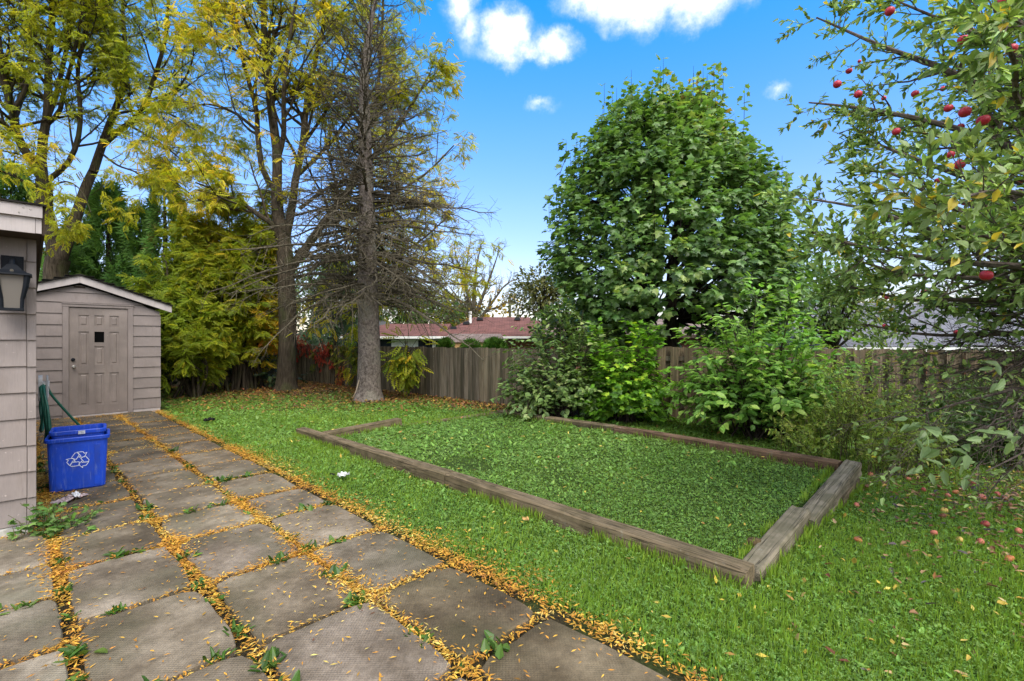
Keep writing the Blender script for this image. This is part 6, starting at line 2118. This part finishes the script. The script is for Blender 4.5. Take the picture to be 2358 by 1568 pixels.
M_PAPER = m_plain("white_paper", (.62, .62, .64), .7, .2, 0, .2, None, 30); M_PAPER2 = m_plain("printed_paper", (.36, .28, .28), .7, .2, 0, .7, None, 45); M_RAG = m_plain("dark_rag", (.010, .009, .008), .9)
g = G(790, 1108); crumple("paper_scrap", "crumpled white paper scrap on the lawn beside the paving", "litter", (g[0], g[1], .045), (.10, .07, .05), M_PAPER, 3)
g = G(766, 1104); crumple("paper_scrap", "tiny dark wrapper beside the white paper scrap on the lawn", "litter", (g[0], g[1], .045), (.06, .025, .02), M_RAG, 4)
g = G(160, 1152, .04); crumple("flyer", "soggy printed flyer lying on the slab in front of the blue box", "litter", (g[0], g[1], .048), (.26, .12, .03), M_PAPER2, 5)
g = G(175, 1147, .04); crumple("paper_scrap", "torn pale paper strip on top of the soggy flyer", "litter", (g[0], g[1], .062), (.16, .05, .025), M_PAPER, 6)
g = G(482, 976); crumple("dark_rag", "small black scrap lying alone on the lawn left of the cross timber", "litter", (g[0], g[1], .045), (.17, .07, .07), M_RAG, 7)
g = G(1210, 1212); crumple("bread_crust", "pale orange crumpled leaf on the lawn below the long timber", "leaf", (g[0], g[1], .045), (.05, .03, .03), m_plain("pale_orange_leaf", (.55, .33, .13), .7), 8)
bpy.data.objects["bread_crust"].name = "fallen_leaf"
# stone in the bed
g = G(1737, 1258, .05)
d = runit(400)
mb = MB(); nu, nv = 12, 8
v = []; f = []
for i in range(nv + 1):
    for j in range(nu):
        th = PI * i / nv; a = 2 * PI * j / nu
        q = np.array([math.sin(th) * math.cos(a), math.sin(th) * math.sin(a), math.cos(th)])
        v.append(q * np.array([.055, .045, .038]) * (1 + .14 * float(sn(q[None] * 2.2, 1)[0])))
for i in range(nv):
    for j in range(nu):
        f.append([i * nu + j, (i + 1) * nu + j, (i + 1) * nu + (j + 1) % nu, i * nu + (j + 1) % nu])
mb.add(v, f)
o = mb.build("stone", m_plain("mossy_brown_stone", (.085, .060, .028), .9, .2, 0, .5, 60, 30)); o.location = (g[0], g[1], float(bed_h(*ab_of(g[0], g[1]))) + .035); tag(o, "brown mossy stone in the bed beside the front right timber", "stone")

# weed clump at the house corner
wc = AB(4.93, .20)
root = thing("weed_clump", "bushy green weed clump at the foot of the house corner", "weed", (wc[0], wc[1], 0))
ml, mt = MB(), MB(); n = 44
b0 = np.stack([wc[0] + rng.normal(0, .08, n), wc[1] + rng.normal(0, .08, n), np.full(n, .0)], -1)
tp = b0 + np.stack([rng.normal(0.0, .09, n), rng.normal(-.03, .08, n), rng.uniform(.06, .30, n)], -1)
mt.tubes(np.stack([b0, (b0 + tp) / 2 + [0, 0, .03], tp], 1), np.repeat([[.003, .0025, .0015]], n, 0), 4); mt.build("stems", M_WEEDSTEM, root)
pk = np.repeat(np.arange(n), 5); N = len(pk); tq = rng.uniform(.3, 1, (N, 1))
ml.leaves(SMALLMAPLE[0], SMALLMAPLE[1], b0[pk] * (1 - tq) + tp[pk] * tq, runit(N) * [1, 1, .3] + [0, -.2, 0], nrm(np.array([0, -.2, .9]) + runit(N) * .5), 0.046 * rng.uniform(.6, 1.3, N), palette(N, [(.08, .17, .03), (.13, .25, .05), (.20, .32, .09)], (2, 3, 2), .15))
ml.build("leaves", LEAF_BUSH, root)

# ------------------------------------------------------------------ weeds in the paving joints
WT = []
for k in range(7):
    mb = MB(); n = int(rng.integers(9, 20))
    a = rng.uniform(0, 2 * PI, n); e = rng.uniform(.1, 1.1, n)
    d = np.stack([np.cos(a) * np.cos(e), np.sin(a) * np.cos(e), np.sin(e)], -1)
    pos = np.stack([rng.normal(0, .022, n), rng.normal(0, .022, n), rng.uniform(0, .012, n)], -1)
    tm = (OVAL6_V * np.array([[.8, .5, 1.3][k % 3], 1, 1]), OVAL6_F)
    mb.leaves(tm[0], tm[1], pos, d, nrm(np.array([0, 0, 1.0]) + runit(n) * .3), [.055, .075, .040][k % 3] * rng.uniform(.6, 1.2, n), palette(n, [(.045, .105, .015), (.075, .16, .022), (.12, .21, .03)], (2, 3, 2), .15))
    WT.append(mb.mesh("joint_weed", LEAF_BUSH))
spots = []
for b, n, nm in ((-.40, 12, "leftmost lengthwise joint"), (.19, 20, "joint by the house corner"), (.755, 20, "middle lengthwise joint"), (1.355, 16, "joint nearest the lawn")):
    for i in range(n):
        a = .95 + (7.5 if b > .1 else 4.0) * ((i + rng.uniform(.1, .9)) / n) ** 1.5
        if b < .1 and a > 4.9:
            continue
        spots.append((a, b + rng.normal(0, .013), "in the paving's %s, %s from the front" % (nm, ordinal(i))))
for r_, nm in ((1, "nearest"), (2, "second nearest"), (3, "third nearest"), (4, "fourth nearest"), (5, "fifth nearest"), (6, "sixth nearest")):
    for i, b in enumerate(sorted(rng.uniform(.26, 1.9, 5))):
        spots.append((ROWS[r_] + rng.normal(0, .010), b, "in the paving's %s cross joint, %s from the left" % (nm, ordinal(i))))
for i, (a, b) in enumerate(((3.05, -.2), (3.66, -.32), (3.64, -.1), (3.66, -.22), (4.24, -.12), (4.2, -.3), (3.62, 0.02))):
    spots.append((a, b, "among the pale slabs by the house, %s from the front" % ordinal(i)))
for i, (a, b, where) in enumerate(spots):
    q = AB(a, b)
    o = bpy.data.objects.new("joint_weed", WT[i % 7]); COL.objects.link(o)
    o.location = (q[0], q[1], .022); s = rng.uniform(.65, 1.4) * (.62 if i % 7 % 3 == 1 else 1.0); o.scale = (s, s, s); o.rotation_euler = (0, 0, rng.uniform(0, 6.28))
    tag(o, "green weed tuft " + where, "weed", "weed tufts in the paving joints")


# ------------------------------------------------------------------ grass
def side_of(x, y, p, q):
    return (q[0] - p[0]) * (y - p[1]) - (q[1] - p[1]) * (x - p[0])


def yard(x, y, m=.05):
    k = np.where(x < 1.3, side_of(x, y, (-7.95, 17.35), (1.25, 9.42)) < -m * 12, side_of(x, y, (1.34, 9.40), (11.2, 5.6)) < -m * 10)
    k &= side_of(x, y, (-14.6, 10.3), (-8, 17.3)) < -m * 9
    return k


TREES = [(SX, SY, .42), (float(wb.location[0]), float(wb.location[1]), .36)]


def lawn_points(n, q, y0=1.75, y1=17.3):
    e = 2 - q
    u = rng.uniform(0, 1, n)
    Y = (y0 ** e + u * (y1 ** e - y0 ** e)) ** (1 / e)
    X = rng.uniform(-1, 1, n) * (1.13 * Y + .7)
    a, b = ab_of(X, Y)
    edge = 1.985 + .05 * sn(np.stack([a * 3, a * 0, a * 0], -1)) + rng.exponential(.04, n)
    k = (b > edge) & yard(X, Y)
    k &= ~((a > 11.9) & (b < 2.2)) & (a > -2.5)
    # timbers
    k &= ~((b > 2.91) & (b < 3.08) & (a > .92) & (a < 7.33))
    k &= ~((a > .885 - np.clip(b - 4.2, 0, 1.7) * .065) & (a < 1.035 - np.clip(b - 4.2, 0, 1.7) * .065) & (b > 3.0) & (b < 5.85))
    fb = bed_far_b(a); k &= ~((np.abs(b - fb) < .085) & (a > .8) & (a < 6.55))
    k &= ~((np.abs(a - bed_left_a(b)) < .085) & (b > 3.0) & (b < 4.45))
    for tx, ty, tr in TREES:
        k &= (X - tx) ** 2 + (Y - ty) ** 2 > tr * tr
    # thin, littered ground by the fences and under the trees
    fe = np.where(X < 1.3, -side_of(X, Y, (-7.95, 17.35), (1.25, 9.42)) / 12.15, -side_of(X, Y, (1.34, 9.40), (11.2, 5.6)) / 10.56)
    thin = np.clip((fe + .1) / 1.2, .22, 1)
    dB = np.hypot(X - TREES[1][0], Y - TREES[1][1]); dS = np.hypot(X - SX, Y - SY)
    thin *= np.clip((dB - .4) / 2.0, .12, 1) * np.clip((dS - .3) / 1.0, .15, 1)
    thin *= np.where(Y > 14.2, .7, 1)
    ib0 = in_bed(a, b)
    thin *= np.where(ib0, 1.0, 1.15) - np.where(ib0, 0, .45 * np.clip((X - 3.1) / 1.6, 0, 1) * np.clip((6.5 - Y) / 2, 0, 1))
    thin *= np.clip(.98 + .62 * sn(np.stack([X, Y, X * 0], -1), 1.9), .30, 1)
    thin *= np.where(ib0 & (sn(np.stack([X + 7, Y, X * 0], -1), 2.6) > .62), .25, 1)
    k &= rng.uniform(0, 1, n) < thin
    X, Y, a, b = X[k], Y[k], a[k], b[k]
    ib = in_bed(a, b)
    Z = np.where(ib, bed_h(a, b) - .006, hgt(X, Y))
    return np.stack([X, Y, Z], -1), ib


BLADE_V = np.array([[-.5, 0, 0], [.5, .1, 0], [.32, .6, .08], [0, 1.0, .26]]); BLADE_F = np.array([[0, 1, 2], [0, 2, 3]])
p, ib = lawn_points(460000, 1.55)
n = len(p)
Yd = p[:, 1]
hN = .5 + .5 * sn(p * np.array([1, 1, 0]), 2.6)
L_ = rng.uniform(.022, .060, n) * (.65 + .8 * hN) * np.where(ib, .55, 1) * np.where(Yd > 9, .9, 1.0)
w_ = .0033 * np.clip(Yd / 3.2, .9, 2.6) * rng.uniform(.7, 1.3, n)
az = rng.uniform(0, 2 * PI, n); el = rng.uniform(.35, 1.45, n)
d = np.stack([np.cos(az) * np.cos(el), np.sin(az) * np.cos(el), np.sin(el)], -1)
fz = nrm(np.stack([-np.cos(az) * np.sin(el), -np.sin(az) * np.sin(el), np.cos(el)], -1) + runit(n) * .35)
GC = [(0.130, 0.211, 0.031), (0.189, 0.308, 0.040), (0.258, 0.396, 0.052), (0.352, 0.470, 0.079), (0.462, 0.405, 0.175)]
cg = palette(n, GC, (1.6, 3.2, 3.2, 1.4, 0.30), 0.15, p, 1.6)
gb = MB(); gb.leaves(BLADE_V, BLADE_F, p, d, fz, L_, cg, 0, w_ / L_)
# longer tufts that escape the mower along the timbers
ed = []
for a0, b0, a1, b1, m_ in ((.95, 2.912, 7.35, 2.902, 2600), (1.05, 3.085, 6.7, 3.08, 1500), (.87, 3.05, .86, 4.2, 420), (.86, 4.2, .755, 5.8, 520), (1.07, 3.1, 1.0, 5.7, 700), (6.62, 3.1, 6.80, 4.4, 420), (6.80, 3.1, 6.98, 4.45, 420), (1.0, 5.67, 6.4, 6.33, 900), (6.75, 4.45, 6.5, 6.3, 500), (6.9, 4.45, 6.62, 6.3, 500)):
    t = rng.uniform(0, 1, m_)
    k = sn(np.stack([t * 9 + a0 * 3, t * 0 + b0, t * 0], -1), 1.4) > -.25
    t = t[k]
    aa = a0 + (a1 - a0) * t + rng.normal(0, .014, len(t)); bb = b0 + (b1 - b0) * t + rng.normal(0, .014, len(t))
    ed.append(np.stack([aa, bb], -1))
ed = np.concatenate(ed); aa, bb = ed[:, 0], ed[:, 1]; n = len(aa)
p = aa[:, None] * np.r_[D1, 0][None] + bb[:, None] * np.r_[D2, 0][None]
p[:, 2] = np.where(in_bed(aa, bb), bed_h(aa, bb) - .006, 0)
az = rng.uniform(0, 2 * PI, n); el = rng.uniform(.7, 1.45, n); L_ = rng.uniform(.045, .105, n)
d = np.stack([np.cos(az) * np.cos(el), np.sin(az) * np.cos(el), np.sin(el)], -1)
gb.leaves(BLADE_V, BLADE_F, p, d, nrm(np.stack([-np.cos(az) * np.sin(el), -np.sin(az) * np.sin(el), np.cos(el)], -1) + runit(n) * .35), L_, palette(n, GC, (1.4, 3, 3, 1.6, .5), .15, p, 1.6), 0, .0036 * np.clip(p[:, 1] / 3.2, .9, 2.2) / L_)
# clover and broad-leaved weeds
CLV = []; CLF = []
for k in range(3):
    a_ = 2 * PI * k / 3; dd = np.array([math.sin(a_), math.cos(a_), 0]); ss = np.array([dd[1], -dd[0], 0]); q = len(CLV)
    CLV += [np.zeros(3), dd * .95 + ss * .46 + [0, 0, .08], dd * .95 - ss * .46 + [0, 0, .03]]
    CLF += [[q, q + 2, q + 1]]
CLV = np.array(CLV); CLF = np.array(CLF)
p, ib = lawn_points(270000, 1.55)
pn = 0.5 + 0.5 * sn(p * np.array([1, 1, 0]) + 5, 1.4)
k = rng.uniform(0, 1, len(p)) < np.where(ib, 0.95, np.clip(-.05 + 1.15 * pn, 0.12, 1))
p, ib = p[k], ib[k]; n = len(p)
p[:, 2] += rng.uniform(0.008, 0.042, n)
wc_ = np.clip(p[:, 1] / 4.0, 0.8, 1.9)
gb.leaves(CLV, CLF, p, runit(n) * [1, 1, 0.25], nrm(np.array([0, -.15, 1.0]) + runit(n) * 0.38), 0.0092 * wc_ * rng.uniform(0.7, 1.4, n), palette(n, [(0.115, 0.226, 0.052), (0.184, 0.333, 0.076), (0.268, 0.439, 0.120), (0.373, 0.535, 0.218)], (1.6, 3, 3, 1.2), 0.14, p, 2.3))
p, ib = lawn_points(130000, 1.6)
n = len(p); p[:, 2] += rng.uniform(0.004, 0.03, n)
wc_ = np.clip(p[:, 1] / 4.0, 0.85, 1.8)
e = rng.uniform(0.05, 0.9, n); a_ = rng.uniform(0, 2 * PI, n)
gb.leaves(OVAL6_V, OVAL6_F, p, np.stack([np.cos(a_) * np.cos(e), np.sin(a_) * np.cos(e), np.sin(e)], -1), nrm(np.array([0, -.1, 1.0]) + runit(n) * 0.35), 0.023 * wc_ * rng.uniform(0.5, 1.2, n) * np.where(rng.uniform(0, 1, n) < 0.12, 1.8, 1), palette(n, [(0.108, 0.211, 0.040), (0.167, 0.317, 0.058), (0.252, 0.430, 0.096), (0.346, 0.512, 0.168)], (1.6, 3, 2.6, 1.2), 0.14, p, 1.2))
o = gb.build("lawn_grass", GRASS); o["kind"] = "stuff"

# ------------------------------------------------------------------ fallen leaves
LV = np.array([[0, 0, 0], [.14, .42, .03], [0, 1.0, .0], [-.14, .42, .03]]); LFc = np.array([[0, 1, 2], [0, 2, 3]])
YEL = [(.34, .155, .045), (.50, .240, .036), (.60, .345, .050), (.68, .49, .13), (.17, .075, .038)]
pos = []; rot = []
def pile(a, b, z0, z1):
    q = a[:, None] * D1[None] + b[:, None] * D2[None]
    pos.append(np.c_[q, rng.uniform(z0, z1, len(a))])


def line_pile(a0, b0, a1, b1, per_m, w):
    Ln = math.hypot(a1 - a0, b1 - b0); n = int(per_m * Ln)
    t = rng.uniform(0, 1, n)
    s = np.stack([(a0 + (a1 - a0) * t) * 2.2 + 3 * b0, (b0 + (b1 - b0) * t) * 2.2, t * 0], -1)
    dens = np.clip(.58 + .95 * sn(s, 1.5), .14, 1.35)
    k = rng.uniform(0, 1.25, n) < dens
    t = t[k]; dn = dens[k]
    off = rng.normal(0, 1, len(t)) * w * (.35 + .75 * dn)
    nx, ny = -(b1 - b0) / Ln, (a1 - a0) / Ln
    pile(a0 + (a1 - a0) * t + nx * off, b0 + (b1 - b0) * t + ny * off, .012, .048)


for b, w in ((.188, .056), (.754, .052), (1.353, .042)):
    line_pile(.7, b, 4.9, b, 2400, w * .92); line_pile(4.9, b, 11.9, b, 1400, w * 1.15); line_pile(.7, b, 11.9, b, 160, w * 2.2)
for c0, c1 in ((.19, .76), (.76, 1.355), (1.355, 1.94)):
    for r_ in ROWS[1:-1]:
        line_pile(r_, c0, r_, c1, 1200 if r_ < 5 else 560, .024 if r_ < 5 else .018); line_pile(r_, c0, r_, c1, 110, .06)
for c0, c1 in ((-.40, .19), (-.98, -.40)):
    for r_ in (1.24, 1.84, 2.45, 3.04, 3.66, 4.22, 5.0):
        line_pile(r_, c0, r_, c1, 2200, .028)
line_pile(.7, -.40, 5.0, -.40, 3000, .052)
line_pile(.7, 1.985, 12, 1.985, 900, .034); line_pile(.7, 2.04, 12, 2.04, 380, .085); line_pile(1.2, 2.10, 7, 2.10, 200, .11)
line_pile(11.8, -.4, 11.8, 1.3, 900, .10); line_pile(5.9, .3, 6.0, 1.0, 620, .07); line_pile(5.3, .25, 6.0, .72, 520, .10); line_pile(5.2, .18, 9.5, .16, 420, .06)
line_pile(5.05, -.05, 5.0, -1.0, 260, .03)
n = 2600
pile(rng.uniform(.7, 11.9, n) ** 1.0, rng.uniform(.1, 1.95, n), .049, .053)
n = 500
pile(rng.uniform(.7, 5.0, n), rng.uniform(-1.0, .15, n), .049, .053)
pos = np.concatenate(pos); n = len(pos)
a_, b_ = ab_of(pos[:, 0], pos[:, 1])
k = ~((b_ < .10) & (a_ > 5.06)) & (a_ < 11.96); pos = pos[k]; n = len(pos)
az = rng.uniform(0, 2 * PI, n)
el = rng.normal(0, .20, n) * (pos[:, 2] < .0485)
d = np.stack([np.cos(az) * np.cos(el), np.sin(az) * np.cos(el), np.sin(el)], -1)
nn = nrm(np.array([0, 0, 1.0]) + runit(n) * np.where(pos[:, 2] < .0485, .40, .10)[:, None])
lb = MB()
lb.leaves(LV, LFc, pos, d, nn, rng.uniform(.018, .038, n) * np.where(pos[:, 1] > 4, 1.15, 1.0), palette(n, YEL, (2.4, 3.6, 2.8, 1.8, 1.8), .20, pos, 6.0), 0, rng.uniform(.7, 1.25, n))
o = lb.build("fallen_leaves", LITTER); o["kind"] = "stuff"

# leaves scattered over the lawn, thicker by the trees and under the apple tree
lb = MB()
p, ib = lawn_points(2300, .6)
n = len(p); p[:, 2] += rng.uniform(.02, .06, n)
lb.leaves(LV * [1.5, 1, 1], LFc, p, runit(n) * [1, 1, .3], nrm(np.array([0, 0, 1.0]) + runit(n) * .4), rng.uniform(.03, .06, n) * np.clip(p[:, 1] / 5, 1, 1.5), palette(n, [(.50, .36, .06), (.58, .45, .10), (.36, .20, .06)], (3, 2, 1.5), .15))
X = rng.uniform(-12, .9, 60000); Y = rng.uniform(9.6, 17.2, 60000)
k = yard(X, Y, .01); X, Y = X[k], Y[k]; a, b = ab_of(X, Y)
dB = np.hypot(X - TREES[1][0], Y - TREES[1][1]); dS = np.hypot(X - SX, Y - SY)
fe = -side_of(X, Y, (-7.95, 17.35), (1.25, 9.42)) / 12.15
dens = np.exp(-dB / 1.9) * 1.1 + np.exp(-dS / .6) * .9 + np.clip(1 - fe / 1.5, 0, 1) * .9 + (Y > 13.6) * .45
k = (rng.uniform(0, 1, len(X)) < dens) & ((a < 11.7) | (b > 2.3)); X, Y = X[k], Y[k]; n = len(X)
pp = np.stack([X, Y, hgt(X, Y) + rng.uniform(.01, .05, n)], -1)
lb.leaves(LV * [2.0, 1, 1], LFc, pp, runit(n) * [1, 1, .25], nrm(np.array([0, 0, 1.0]) + runit(n) * .45), rng.uniform(.05, .10, n), palette(n, [(.15, .075, .028), (.26, .14, .04), (.40, .25, .05), (.30, .10, .045), (.09, .055, .028)], (3, 3, 2, 1.4, 2), .18))
X = rng.uniform(1.2, 7.5, 9000); Y = rng.uniform(2.0, 6.2, 9000); a, b = ab_of(X, Y)
dens = .10 + .75 * np.clip((X - 2.2) / 2.2, 0, 1) * np.clip((5.6 - Y) / 1.2, 0, 1)
k = (rng.uniform(0, 1, len(X)) < dens) & (a < .74) & yard(X, Y); X, Y = X[k], Y[k]; n = len(X)
pp = np.stack([X, Y, rng.uniform(.02, .06, n)], -1)
lb.leaves(OVAL6_V * [.9, 1, 1.6], OVAL6_F, pp, runit(n) * [1, 1, .3], nrm(np.array([0, 0, 1.0]) + runit(n) * .5), rng.uniform(.030, .062, n), palette(n, [(.20, .11, .06), (.34, .22, .11), (.48, .36, .18), (.10, .085, .085), (.45, .32, .06), (.16, .06, .035)], (3, 2.4, 1.5, 1.8, 1.4, 1.5), .15))
o = lb.build("leaf_litter", LITTER); o["kind"] = "stuff"
